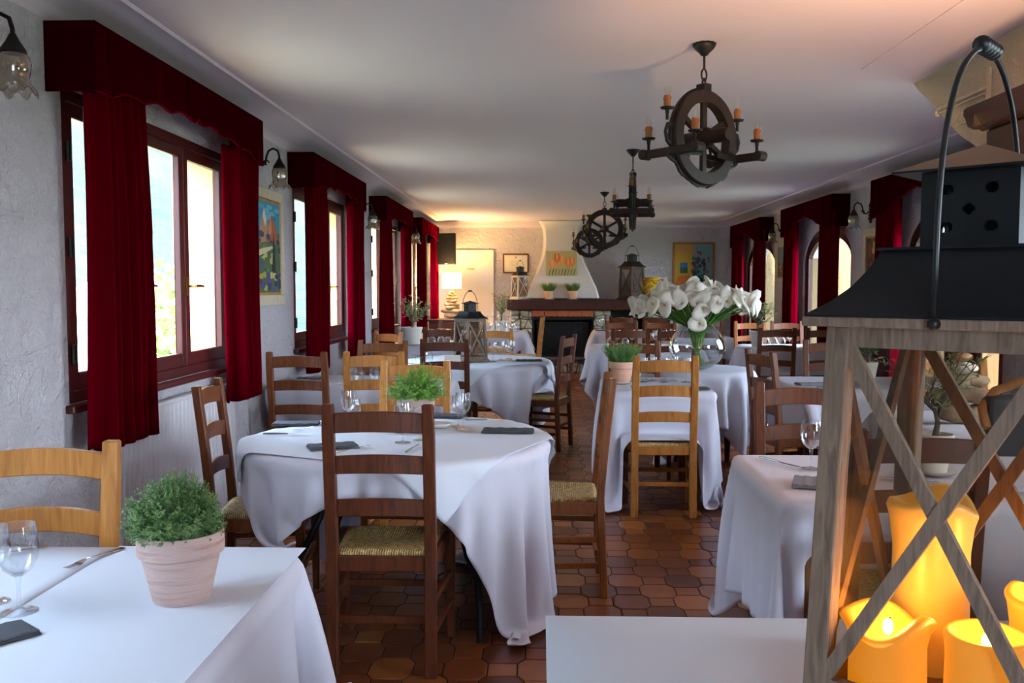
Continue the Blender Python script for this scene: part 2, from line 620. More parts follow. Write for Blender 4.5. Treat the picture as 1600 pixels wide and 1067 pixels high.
# ceiling with a cove all round and a thin raised line where it ends
def ceiling():
    mb = MB()
    # cove profile from wall to ceiling: (inset, z)
    prof = [(0.0, ZW)]
    for i in range(1, 11):
        a = PI / 2 * i / 10
        prof.append((CV * (1 - math.cos(a)), ZW + (ZC - 0.012 - ZW) * math.sin(a)))
    prof += [(CV + .004, ZC - .014), (CV + .018, ZC - .014), (CV + .026, ZC)]
    rects = [(XL + p, XR - p, Y0 + p, Y1 - p, z) for p, z in prof]
    vs = []; fs = []
    for (x0, x1, y0, y1, z) in rects:
        vs += [(x0, y0, z), (x1, y0, z), (x1, y1, z), (x0, y1, z)]
    for i in range(len(rects) - 1):
        for k in range(4):
            fs.append((i * 4 + k, i * 4 + (k + 1) % 4, i * 4 + 4 + (k + 1) % 4, i * 4 + 4 + k))
    n = (len(rects) - 1) * 4
    fs.append((n, n + 1, n + 2, n + 3))
    mb.add(vs, fs)
    # slab above keeps the sky out
    mb.box(XL - TW, XR + TW, Y0 - .2, Y1 + .2, ZC + .03, ZC + .2)
    return struct(mb.build('ceiling', 'ceiling_paint', smooth='auto', fix=False))
ceiling()

# arch spandrel of the near right bay (textured, warm plaster) with its slanting end
sp_poly = [(0.2, ZC + .02), (5.14, ZC + .02), (5.05, 2.49), (4.9, 2.40), (4.69, 2.256), (4.52, 2.15), (4.363, 2.077), (4.16, 2.02), (3.8, 1.95), (3.3, 1.9), (0.2, 1.88)]
struct(MB().prism(sp_poly, lambda y, z: (2.07, y, z), lambda y, z: (2.27, y, z)).build('wall_arch', 'plaster_warm'))
struct(MB().box(1.655, 1.67, 0.2, 4.76, ZC - .006, ZC + .01).build('trim_1', 'ceiling_paint'))

# left windows: three casements each, reddish brown wood
def sash(mb, y0, y1, z0, z1, x0, x1, w=0.055):
    mb.box(x0, x1, y0, y0 + w, z0, z1)
    mb.box(x0, x1, y1 - w, y1, z0, z1)
    mb.box(x0, x1, y0 + w, y1 - w, z0, z0 + w + .015)
    mb.box(x0, x1, y0 + w, y1 - w, z1 - w, z1)
def handle(x, y, z, sgn, parent):
    mb = MB()
    mb.box(x - .006, x + .006, y - .014, y + .014, z - .05, z + .05)
    mb.tube([(x, y, z), (x + sgn * .045, y, z)], .008, 8)
    mb.tube([(x + sgn * .045, y - .004, z), (x + sgn * .05, y + .05, z + .003), (x + sgn * .05, y + .10, z)], [.009, .008, .006], 8)
    return mb.build('handle', 'brass', parent, smooth='auto')
for k, (a, b) in enumerate(WL):
    w = bpy.data.objects.new('window_%d' % (k + 1), None); COL.objects.link(w); w['kind'] = 'structure'
    xo, xi = XL - .075, XL - .005
    f = MB()
    f.box(xo, xi, a, a + .045, WZ0, WZ1); f.box(xo, xi, b - .045, b, WZ0, WZ1)
    f.box(xo, xi, a + .045, b - .045, WZ0, WZ0 + .05); f.box(xo, xi, a + .045, b - .045, WZ1 - .05, WZ1)
    f.build('frame', 'window_wood', w, bevel=.004)
    MB().box(XL - .1, XL + .035, a - .03, b + .03, WZ0 - .035, WZ0 - .002).build('sill', 'window_wood', w, bevel=.005)
    n3 = (b - a - .09) / 3
    for j in range(3):
        s0 = a + .045 + n3 * j; s1 = s0 + n3
        m = MB(); sash(m, s0 + .002, s1 - .002, WZ0 + .052, WZ1 - .052, XL - .048, XL - .012)
        so = m.build('sash', 'window_wood', w, bevel=.004)
        MB().box(XL - .038, XL - .034, s0 + .05, s1 - .05, WZ0 + .1, WZ1 - .1).build('pane', 'window_glass', so)
        for zz in (WZ0 + .2, (WZ0 + WZ1) / 2, WZ1 - .25):
            if j == 0: m = MB(); m.tube([(XL + .004, a + .04, zz - .04), (XL + .004, a + .04, zz + .04)], .012, 8); m.build('hinge', 'iron', so, smooth='auto')
        if j > 0:
            handle(XL - .008, s0 + .015, 1.42, 1, so)
    # cream outer reveal and the far folding shutter
    m = MB()
    m.box(XL - TW - .01, XL - .08, a - .005, a + .012, WZ0, WZ1)
    m.box(XL - TW - .01, XL - .08, b - .012, b + .005, WZ0, WZ1)
    m.box(XL - TW - .01, XL - .08, a, b, WZ1 - .012, WZ1 + .005)
    m.box(XL - TW - .06, XL - .08, a, b, WZ0 - .005, WZ0 + .012)
    m.build('reveal', 'exterior_cream', w)
    MB().box(XL - TW - .05, XL - TW - .01, b + .03, b + .62, WZ0 - .02, WZ1 + .02).build('shutter', 'exterior_cream', w)

# right windows: arched French windows, two leaves, deep cream reveals of the terrace wall
for k, (a, b) in enumerate(WR):
    w = bpy.data.objects.new('window_%d' % (k + 6), None); COL.objects.link(w); w['kind'] = 'structure'
    ap = arch_pts(a, b, 20)
    f = MB()
    x0, x1 = XR + .02, XR + .09
    fw = .06
    cy = (a + b) / 2
    def inner(p):
        y, z = p
        if z <= RZS: return (y + (fw if y < cy else -fw), z)
        h = (b - a) / 2
        return (cy + (y - cy) * (h - fw) / h, RZS + (z - RZS) * (RZ1 - RZS - fw) / (RZ1 - RZS))
    outer = [(a, RZ0)] + ap + [(b, RZ0)]
    inn = [inner(p) for p in outer]
    for i in range(len(outer) - 1):
        f.prism([outer[i], outer[i + 1], inn[i + 1], inn[i]], lambda y, z: (x0, y, z), lambda y, z: (x1, y, z))
    f.box(x0, x1, a, b, RZ0, RZ0 + .06)
    f.build('frame', 'window_wood_brown', w)
    for (s0, s1) in ((a + fw, cy), (cy, b - fw)):
        m = MB()
        ip = [p for p in inn if s0 - 1e-6 <= p[0] <= s1 + 1e-6]
        sw = .055
        def arc_z(y):
            h = (b - a) / 2 - fw
            q = max(0, 1 - ((y - cy) / h) ** 2)
            return RZS + (RZ1 - RZS - fw) * math.sqrt(q)
        m.box(x0 + .01, x1 - .01, s0, s0 + sw, RZ0 + .06, arc_z(s0 + sw) if s0 < cy - .01 else arc_z(s0))
        m.box(x0 + .01, x1 - .01, s1 - sw, s1, RZ0 + .06, arc_z(s1 - sw) if s1 > cy + .01 else arc_z(s1))
        m.box(x0 + .01, x1 - .01, s0 + sw, s1 - sw, RZ0 + .06, RZ0 + .2)
        N = 10
        for i in range(N):
            ya = s0 + (s1 - s0) * i / N; yb = s0 + (s1 - s0) * (i + 1) / N
            za, zb = arc_z(ya), arc_z(yb)
            m.prism([(ya, za - sw), (yb, zb - sw), (yb, zb), (ya, za)], lambda y, z: (x0 + .01, y, z), lambda y, z: (x1 - .01, y, z))
        so = m.build('sash', 'window_wood_brown', w)
        g = MB()
        for i in range(N):
            ya = s0 + sw * .5 + (s1 - s0 - sw) * i / N; yb = s0 + sw * .5 + (s1 - s0 - sw) * (i + 1) / N
            g.prism([(ya, RZ0 + .15), (yb, RZ0 + .15), (yb, arc_z(yb) - sw * .5), (ya, arc_z(ya) - sw * .5)], lambda y, z: (XR + .053, y, z), lambda y, z: (XR + .057, y, z))
        g.build('pane', 'window_glass', so)
    handle(XR + .03, cy, 1.25, -1, w)
    # folded back shutter leaf and reveal
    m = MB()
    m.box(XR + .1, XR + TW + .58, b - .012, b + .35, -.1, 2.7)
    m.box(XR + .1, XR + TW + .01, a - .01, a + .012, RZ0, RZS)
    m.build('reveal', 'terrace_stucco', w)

# daylight portals in the openings help the renderer find the sky
for (a, b) in WL:
    add_light('portal', 'AREA', (XL - TW - .02, (a + b) / 2, (WZ0 + WZ1) / 2), 1, shape='RECTANGLE', size=(WZ1 - WZ0), size_y=(b - a), rot=(0, math.radians(-90), 0)).data.cycles.is_portal = True
for (a, b) in WR:
    add_light('portal', 'AREA', (XR + TW + .02, (a + b) / 2, (RZ0 + RZ1) / 2), 1, shape='RECTANGLE', size=(RZ1 - RZ0), size_y=(b - a), rot=(0, math.radians(90), 0)).data.cycles.is_portal = True
add_light('portal', 'AREA', (.8, Y0 - .22, 1.5), 1, shape='RECTANGLE', size=1.2, size_y=1.2, rot=(math.radians(90), 0, 0)).data.cycles.is_portal = True
# added unseen spot warming the near right ceiling, for a lamp behind the camera
add_light('warm_ceiling_fill_spot', 'SPOT', (1.45, 2.7, 1.72), 34, (1.0, 0.60, 0.30), shadow_soft_size=0.05, spot_size=math.radians(118), spot_blend=0.35, rot=(math.radians(180 - 24), 0, math.radians(-4)))

# ================================================================== OUTSIDE
def outside():
    def hill(name, x0, x1, y0, y1, nx, ny, hf, mat):
        vs = [(x0 + (x1 - x0) * i / nx, y0 + (y1 - y0) * j / ny, 0) for j in range(ny + 1) for i in range(nx + 1)]
        vs = [(x, y, hf(x, y)) for x, y, _ in vs]
        fs = [(j * (nx + 1) + i, j * (nx + 1) + i + 1, (j + 1) * (nx + 1) + i + 1, (j + 1) * (nx + 1) + i) for j in range(ny) for i in range(nx)]
        return struct(MB().add(vs, fs).build(name, mat, smooth=True))
    t = NT('forest_hill')
    v = t.coords()
    n = t.noise(v, .35, 8, .7)
    c = t.ramp(n, [(.35, lin(34, 52, 40)), (.6, lin(50, 72, 54)), (.75, lin(76, 92, 62))])
    b = t.bsdf(Roughness=1.0)
    t.link(c, b.inputs['Base Color'])
    t.bump(n, b, 1.0, 2.0)
    M['forest_hill'] = t.m
    t = NT('meadow')
    v = t.coords()
    n = t.noise(v, .5, 6, .6)
    c = t.ramp(n, [(.35, lin(96, 104, 76)), (.65, lin(150, 152, 126))])
    b = t.bsdf(Roughness=1.0)
    t.link(c, b.inputs['Base Color'])
    M['meadow'] = t.m
    def hl(x, y):
        d = -x
        return -3.5 + max(0, d - 14) * .55 + max(0, y - 60) * .12 + 2.0 * noise.noise(Vector((x * .08, y * .08, 0)))
    hill('hill_1', -190, -2.6, -40, 330, 70, 110, hl, 'meadow').data.materials.append(M['forest_hill'])
    o = bpy.data.objects['hill_1']
    for p in o.data.polygons:
        if p.center.x < -17: p.material_index = 1
    hill('terrace_ground', 3.9, 60, -40, 80, 10, 20, lambda x, y: 0.0 - max(0, x - 8) * .03, 'meadow')
    # pale house down in the valley
    h = thing('valley_house', 'small white house with a grey roof seen through the first window', 'house', (-15, 33, -2.6), .4)
    MB().box(-3, 3, -4, 4, -2, 3).build('walls', 'white_paint', h)
    m = MB(); m.prism([(-3.5, 3), (3.5, 3), (0, 5)], lambda x, z: (x, -4.4, z), lambda x, z: (x, 4.4, z))
    m.build('roof', 'stone_light', h)
    m = MB()
    for yy in (-2.4, 0, 2.4): m.box(2.98, 3.03, yy - .4, yy + .4, .6, 1.8)
    m.build('windows', 'leather_dark', h)
    # trees
    def tree(x, y, z, s, label):
        r = thing('leafy_tree', label, 'tree', (x, y, z), 0, 'trees seen through the windows')
        MB().tube([(0, 0, 0), (.1, 0, s * .4), (0, .1, s * .8)], [.18, .13, .05], 7).build('trunk', 'bark', r)
        m = MB()
        for q in range(420):
            a = random.random() * 2 * PI; u = random.uniform(-1, 1); rr = s * .45 * random.random() ** .4
            c = Vector((rr * math.sqrt(1 - u * u) * math.cos(a), rr * math.sqrt(1 - u * u) * math.sin(a), s * .75 + rr * u))
            n1 = Vector((random.gauss(0, 1), random.gauss(0, 1), random.gauss(0, 1))).normalized(); n2 = n1.orthogonal().normalized(); n3 = n1.cross(n2)
            k = s * .05
            m.add([c - n2 * k, c + n3 * k * .6, c + n2 * k, c - n3 * k * .6], [(0, 1, 2, 3)])
        m.build('foliage', 'tree_leaf', r, fix=False)
    tree(-11, 26, -3.6, 5.0, 'bright leafy tree beside the valley house outside the first window')
    tree(6.6, 17.5, 0, 3.8, 'leafy tree on the terrace outside the farthest arched window')
    tree(6.3, 14.2, 0, 3.6, 'leafy tree on the terrace outside the middle arched window')
    tree(-12, 16, -3.6, 5.5, 'leafy tree standing below the first window')
outside()

# ================================================================== PELMETS, CURTAINS
def pelmet(side, y0, y1, label, arch=False):
    s = 1 if side == 'L' else -1
    xw = XL if side == 'L' else XR
    d = 0.20; th = .014
    zt = 2.43 if side == 'L' else 2.415
    root = thing('pelmet', label, 'pelmet', (xw, y0, 0), 0, 'red velvet pelmets above the windows')
    L = y1 - y0
    N = 64
    def low(u):
        if arch:
            e = min(u, 1 - u)
            if e < .14: return .345 + .01 * math.sin(e * 40)
            q = (e - .14) / .36
            base = .335 - .15 * math.sin(q * PI / 2) ** 1.4
            return base - .012 * abs(math.sin(q * PI * 3.0)) - (.02 if e > .47 else 0)
        e = min(u, 1 - u)
        if e < .07: return .265
        q = (e - .07) / .43
        return .262 - .055 * (1 - (1 - q) ** 2) - .022 * abs(math.sin(q * PI * 3.2)) - (.012 if e > .485 else 0)
    m = MB()
    x0, x1 = s * (d - th), s * d
    top = [(L * i / N, 0) for i in range(N + 1)]
    for i in range(N):
        u0, u1 = i / N, (i + 1) / N
        m.prism([(L * u0, zt - low(u0)), (L * u1, zt - low(u1)), (L * u1, zt), (L * u0, zt)], lambda y, z: (x0, y, z), lambda y, z: (x1, y, z))
    m.build('front_panel', 'velvet_lined', root, smooth='auto')
    h = low(0)
    for (ya, yb) in ((0, th), (L - th, L)):
        MB().box(min(0, s * (d - th)), max(0, s * (d - th)), ya, yb, zt - h, zt).build('side_panel', 'velvet_lined', root)
    MB().box(min(0, s * (d - th)), max(0, s * (d - th)), th, L - th, zt - .015, zt - .003).build('top_board', 'velvet_lined', root)
    # piping along the scalloped hem
    m = MB()
    m.tube([(s * (d - .003), L * i / 96, zt - low(i / 96)) for i in range(97)], .005, 6)
    m.build('piping', 'velvet', root, smooth=True)

def curtain(side, ya, yb, label, z1=2.22, z0=.76, waist=0.0, nf=6, seed=0, yb0=None, ya0=None):
    s = 1 if side == 'L' else -1
    xw = XL if side == 'L' else XR
    rnd = random.Random(seed)
    ph = rnd.random() * 6
    nu, nv = 120, 26
    ya0 = ya if ya0 is None else ya0; yb0 = yb if yb0 is None else yb0
    vs = []; fs = []
    amps = [rnd.uniform(.6, 1.3) for _ in range(nf * 2 + 3)]
    for j in range(nv + 1):
        v = j / nv
        z = z1 + (z0 - z1) * v
        w = waist * math.sin(PI * min(1, v * 1.15))
        a = ya + (ya0 - ya) * v + w * .25; b = yb + (yb0 - yb) * v + w * (.6 if waist > 0 else 1)
        for i in range(nu + 1):
            u = i / nu
            k = u * nf * 2 * PI + ph
            am = .046 * (.7 + .3 * amps[min(int(u * nf), nf)]) * (.9 + .35 * v)
            x = .142 + am * math.sin(k) + .008 * math.sin(k * 2.3 + 2 + v * 2)
            y = a + (b - a) * u + .018 * math.cos(k) * (.4 + .8 * v)
            zz = z + (0.010 * math.sin(k * 1.0 + 1) if j == nv else 0)
            vs.append((xw + s * x, y, zz))
    for j in range(nv):
        for i in range(nu):
            fs.append((j * (nu + 1) + i, j * (nu + 1) + i + 1, (j + 1) * (nu + 1) + i + 1, (j + 1) * (nu + 1) + i))
    o = MB().add(vs, fs).build('velvet_curtain', 'velvet', smooth=True)
    sd = o.modifiers.new('thickness', 'SOLIDIFY'); sd.thickness = .003
    tag(o, label, 'curtain', 'red velvet curtains')
    return o

nm = ['first', 'second', 'third', 'fourth']
PL = [(3.43, 5.51), (6.74, 8.78), (9.94, 12.02), (12.95, 15.12)]
for i, (a, b) in enumerate(PL):
    side_words = ['nearest left window beside the white radiator', 'second left window beyond the mountain painting', 'third left window along the wall', 'farthest left window by the black television']
    pelmet('L', a, b, 'dark red scalloped pelmet over the ' + side_words[i])
    cw = .46 if i == 0 else .46
    curtain('L', a + .07, a + cw + .05, 'dark red velvet curtain, nearer half of the pair at the ' + nm[i] + ' left window', nf=6, seed=i, yb0=a + cw + .07, waist=.04)
    curtain('L', b - .46, b - .04, 'bright red velvet curtain, farther half of the pair at the ' + nm[i] + ' left window', nf=5, seed=i + 10, ya0=b - .43, yb0=b - .08, waist=-.03)
PR = [(12.85, 14.83), (9.72, 11.75), (6.55, 8.59)]
rw = ['farthest arched window', 'middle arched window', 'nearest visible arched window behind the big lantern']
for i, (a, b) in enumerate(PR):
    pelmet('R', a, b, 'dark red arched pelmet over the ' + rw[i], True)
    curtain('R', a - .02, a + .46, 'dark red curtain, nearer half at the ' + rw[i], z0=.42, nf=6, seed=i + 20, waist=.06)
    curtain('R', b - .56, b - .06, 'dark red curtain, farther half at the ' + rw[i], z0=.42, nf=5, seed=i + 30)

# pull cord beside the nearest window
m = MB(); m.tube([(XL + .03, 3.66, 2.15), (XL + .035, 3.66, 1.5), (XL + .05, 3.68, .8), (XL + .04, 3.66, .45)], .003, 6)
m.sphere((XL + .05, 3.68, .95), .012)
tag(m.build('pull_cord', 'paper', smooth=True), 'thin cream pull cord hanging beside the nearest left curtain', 'cord')

# ================================================================== RADIATORS
def radiator(y0, y1, label):
    root = thing('radiator', label, 'radiator', (XL + .004, y0, .14), 0)
    L = y1 - y0
    m = MB()
    n = int(L / .05)
    for i in range(n):
        a = i * L / n
        m.box(.03, .075, a + .003, a + L / n - .003, 0, .70)
    m.box(.02, .065, 0, L, .01, .69)
    m.build('panel', 'radiator_white', root, bevel=.004)
    MB().box(.012, .082, -.005, L + .005, .70, .715).build('top_grille', 'radiator_white', root)
    m = MB()
    for yy in (.2, L - .2): MB().box(.0, .03, yy, yy + .03, .1, .6).build('bracket', 'radiator_white', root)
    m = MB(); m.tube([(.05, -.04, .05), (.05, -.04, -.14)], .011, 8); m.tube([(.05, 0, .05), (.05, -.04, .05)], .011, 8)
    m.build('pipe', 'radiator_white', root, smooth='auto')
radiator(3.78, 5.28, 'long ribbed white radiator under the nearest left window')

# ================================================================== CHAIRS
def make_chair(tone):
    W = tone + '_wood'
    root = thing('ladder_back_chair', 'chair', 'chair')
    hw = .20       # half width of the back at the stiles' outside
    sw = .043; sd = .034
    def back_y(z):
        return -.185 - (.055 * ((z - .45) / .55) ** 1.3 if z > .45 else -.0 + .02 * ((.45 - z) / .45))
    for s in (-1, 1):
        m = MB()
        zs = [0, .2, .42, .46, .6, .75, .9, 1.0]
        vs = []; fs = []
        for z in zs:
            y = back_y(z)
            xo = s * (hw - (.004 if z > .95 else 0)); xi = s * (hw - sw)
            for (x, yy) in ((xi, y - sd / 2), (xo, y - sd / 2), (xo, y + sd / 2), (xi, y + sd / 2)):
                vs.append((x, yy, z))
        for i in range(len(zs) - 1):
            for k in range(4):
                fs.append((i * 4 + k, i * 4 + (k + 1) % 4, i * 4 + 4 + (k + 1) % 4, i * 4 + 4 + k))
        fs.append((3, 2, 1, 0)); n = (len(zs) - 1) * 4; fs.append((n, n + 1, n + 2, n + 3))
        m.add(vs, fs)
        m.build('rear_leg', W, root, bevel=.004)
        m = MB()
        fx = s * .215
        vs = []
        for z, q in ((0, .014), (.40, .019), (.445, .019)):
            vs += [(fx - s * .002 - q, .185 - q, z), (fx - s * .002 + q, .185 - q, z), (fx - s * .002 + q, .185 + q, z), (fx - s * .002 - q, .185 + q, z)]
        fs = []
        for i in range(2):
            for k in range(4): fs.append((i * 4 + k, i * 4 + (k + 1) % 4, i * 4 + 4 + (k + 1) % 4, i * 4 + 4 + k))
        fs += [(3, 2, 1, 0), (8, 9, 10, 11)]
        m.add(vs, fs).build('front_leg', W, root, bevel=.003)
    # three bowed slats with arched tops
    for (za, zb) in ((.895, .968), (.745, .812), (.588, .652)):
        m = MB(); N = 12; x0 = hw - sw + .002
        vs = []; fs = []
        for i in range(N + 1):
            u = -1 + 2 * i / N
            x = u * x0
            yb = back_y((za + zb) / 2) - .022 * (1 - u * u)
            tp = zb + .010 * (1 - u * u) - .002; bt = za + .008 * (1 - u * u)
            for (dy, z) in ((-.008, bt), (.008, bt), (.008, tp), (-.008, tp)):
                vs.append((x, yb + dy, z))
        for i in range(N):
            for k in range(4): fs.append((i * 4 + k, i * 4 + (k + 1) % 4, i * 4 + 4 + (k + 1) % 4, i * 4 + 4 + k))
        fs += [(3, 2, 1, 0), (N * 4, N * 4 + 1, N * 4 + 2, N * 4 + 3)]
        m.add(vs, fs).build('slat', W, root, bevel=.0025, smooth='auto')
    # seat frame of four rails
    m = MB()
    m.box(-.196, .196, .172, .196, .385, .44)
    m.box(-.158, .158, -.196, -.172, .385, .44)
    for s in (-1, 1):
        m.bar((s * .18, -.17, .4125), (s * .2, .168, .4125), .022, .055)
    m.build('seat_frame', W, root, bevel=.003)
    # rush seat with sunken centre
    N = 16; vs = []; fs = []
    for j in range(N + 1):
        for i in range(N + 1):
            u = -1 + 2 * i / N; v = -1 + 2 * j / N
            hx = .168 + .03 * (v + 1) / 2
            e = max(abs(u), abs(v))
            z = .452 + .010 * (e ** 3) - .006 * (1 - e) - (.012 if e > .99 else 0)
            vs.append((u * hx, v * .178, z))
    for j in range(N):
        for i in range(N):
            fs.append((j * (N + 1) + i, j * (N + 1) + i + 1, (j + 1) * (N + 1) + i + 1, (j + 1) * (N + 1) + i))
    o = MB().add(vs, fs).build('rush_seat', 'rush', root, smooth=True, label='woven golden rush seat')
    sd_ = o.modifiers.new('thickness', 'SOLIDIFY'); sd_.thickness = .02; sd_.offset = -1
    # stretchers
    for s in (-1, 1):
        for z in (.15, .27):
            MB().bar((s * .183, -.175, z), (s * .212, .175, z), .018, .026).build('stretcher', W, root, bevel=.002)
    MB().bar((-.2, .185, .22), (.2, .185, .22), .018, .026).build('stretcher', W, root, bevel=.002)
    MB().bar((-.17, -.168, .20), (.17, -.168, .20), .016, .026).build('stretcher', W, root, bevel=.002)
    return root
CH = {t_: make_chair(t_) for t_ in ('honey', 'amber', 'medium', 'dark')}
CHAIRS = []
def chair(tone, x, y, deg, label):
    """x, y: middle of the back"""
    a = math.radians(deg)
    ox = x - math.sin(a) * .20; oy = y + math.cos(a) * .20
    place(CH[tone], (ox, oy, .002), a, label, 'ladder-back chairs with rush seats')
    CHAIRS.append((ox, oy, a))
chair('honey', -1.325, 2.31, 180, 'honey ladder-back chair at the window side of the foreground left table')
chair('dark', -.572, 3.16, 0, 'dark brown ladder-back chair with its back towards us at the round thyme table')
chair('medium', -1.41, 3.85, -84, 'brown ladder-back chair turned side-on in front of the white radiator')
chair('amber', .29, 4.20, 90, 'amber ladder-back chair side-on at the aisle end of the round thyme table')
chair('honey', -.70, 4.97, 180, 'honey ladder-back chair facing us directly behind the thyme pot on the round table')
chair('medium', -1.56, 5.72, 0, 'reddish brown ladder-back chair below the mountain painting')
chair('honey', -1.07, 5.76, 0, 'honey ladder-back chair at the second table, next to the reddish brown one')
chair('amber', -1.24, 6.98, 180, 'amber ladder-back chair on the far side of the second left table')
chair('amber', -1.46, 8.40, 140, 'ladder-back chair turned at an angle below the third left window')
chair('dark', -.77, 7.22, 0, 'dark ladder-back chair in front of the round lantern table')
chair('dark', .215, 7.83, 71, 'dark ladder-back chair side-on in the aisle beside the round lantern table')
chair('honey', -.47, 9.05, 180, 'honey ladder-back chair behind the glasses on the round lantern table')
chair('honey', 0.0, 12.75, 84, 'narrow side-on ladder-back chair before the fireplace')
chair('dark', -1.03, 9.38, 0, 'dark ladder-back chair in front of the left olive tree table')
chair('dark', -1.08, 11.2, 180, 'dark ladder-back chair behind the left olive tree table')
chair('honey', .76, 5.46, 0, 'amber-yellow ladder-back chair pushed under the cloth of the narrow aisle table')
chair('medium', .73, 6.92, 180, 'brown ladder-back chair at the far end of the narrow aisle table')
chair('dark', .93, 9.25, 0, 'dark ladder-back chair in front of the long aisle table, left of the vase')
chair('dark', 1.40, 9.25, 0, 'dark ladder-back chair in front of the long aisle table, seen behind the vase')
chair('medium', 1.02, 11.2, 180, 'brown ladder-back chair behind the long aisle table, left one of two')
chair('medium', 1.50, 11.2, 180, 'brown ladder-back chair behind the long aisle table, right one of two')
chair('medium', 1.21, 13.2, 0, 'brown ladder-back chair at the farthest aisle table below the mantel')
chair('medium', 1.70, 13.2, 0, 'brown ladder-back chair at the farthest aisle table, nearer the arched windows')
chair('medium', 1.48, 5.92, -77, 'reddish ladder-back chair side-on at the cloth-covered table right of the lilies')
chair('medium', 1.13, 3.87, 180, 'brown ladder-back chair on the far side of the wine glass table')
chair('dark', 1.11, 2.66, 0, 'very dark ladder-back chair seen through the front of the big lantern')
chair('honey', 2.40, 5.28, 172, 'honey ladder-back chair behind the driftwood stack, seen through the lantern glass')
chair('medium', 2.46, 9.40, 0, 'brown ladder-back chair in front of the white-potted olive tree, right of the lilies')
chair('medium', 2.95, 9.40, 0, 'brown ladder-back chair in front of the olive tree table, nearest the right wall')
chair('amber', 2.60, 11.15, 180, 'amber ladder-back chair behind the right olive tree table')
chair('dark', 3.05, 11.15, 180, 'dark ladder-back chair behind the right olive tree table, by the wall')
chair('medium', 2.28, 7.12, 180, 'dark red-brown ladder-back chair beside the left edge of the big lantern')
chair('dark', 2.20, 11.85, 0, 'dark ladder-back chair at the far right table, seen between lilies and vase')

# ================================================================== CLOTH SIMULATION (position based)
def seg_constraints(nx, ny):
    idx = np.arange(nx * ny).reshape(ny, nx)
    out = []
    def add(a, b, stiff):
        out.append((a.ravel(), b.ravel(), stiff))
    for o in (0, 1):
        add(idx[:, o:nx - 1:2], idx[:, o + 1:nx:2], 1.0)
        add(idx[o:ny - 1:2, :], idx[o + 1:ny:2, :], 1.0)
    for o in (0, 1):
        add(idx[o:ny - 1:2, :-1][:, ::1], idx[o + 1:ny:2, 1:], .5)
        add(idx[o:ny - 1:2, 1:], idx[o + 1:ny:2, :-1], .5)
    for o in (0, 1, 2, 3):
        add(idx[:, o:nx - 2:4], idx[:, o + 2:nx:4], .15)
        add(idx[o:ny - 2:4, :], idx[o + 2:ny:4, :], .15)
    return [(a, b, s) for a, b, s in out if len(a)]

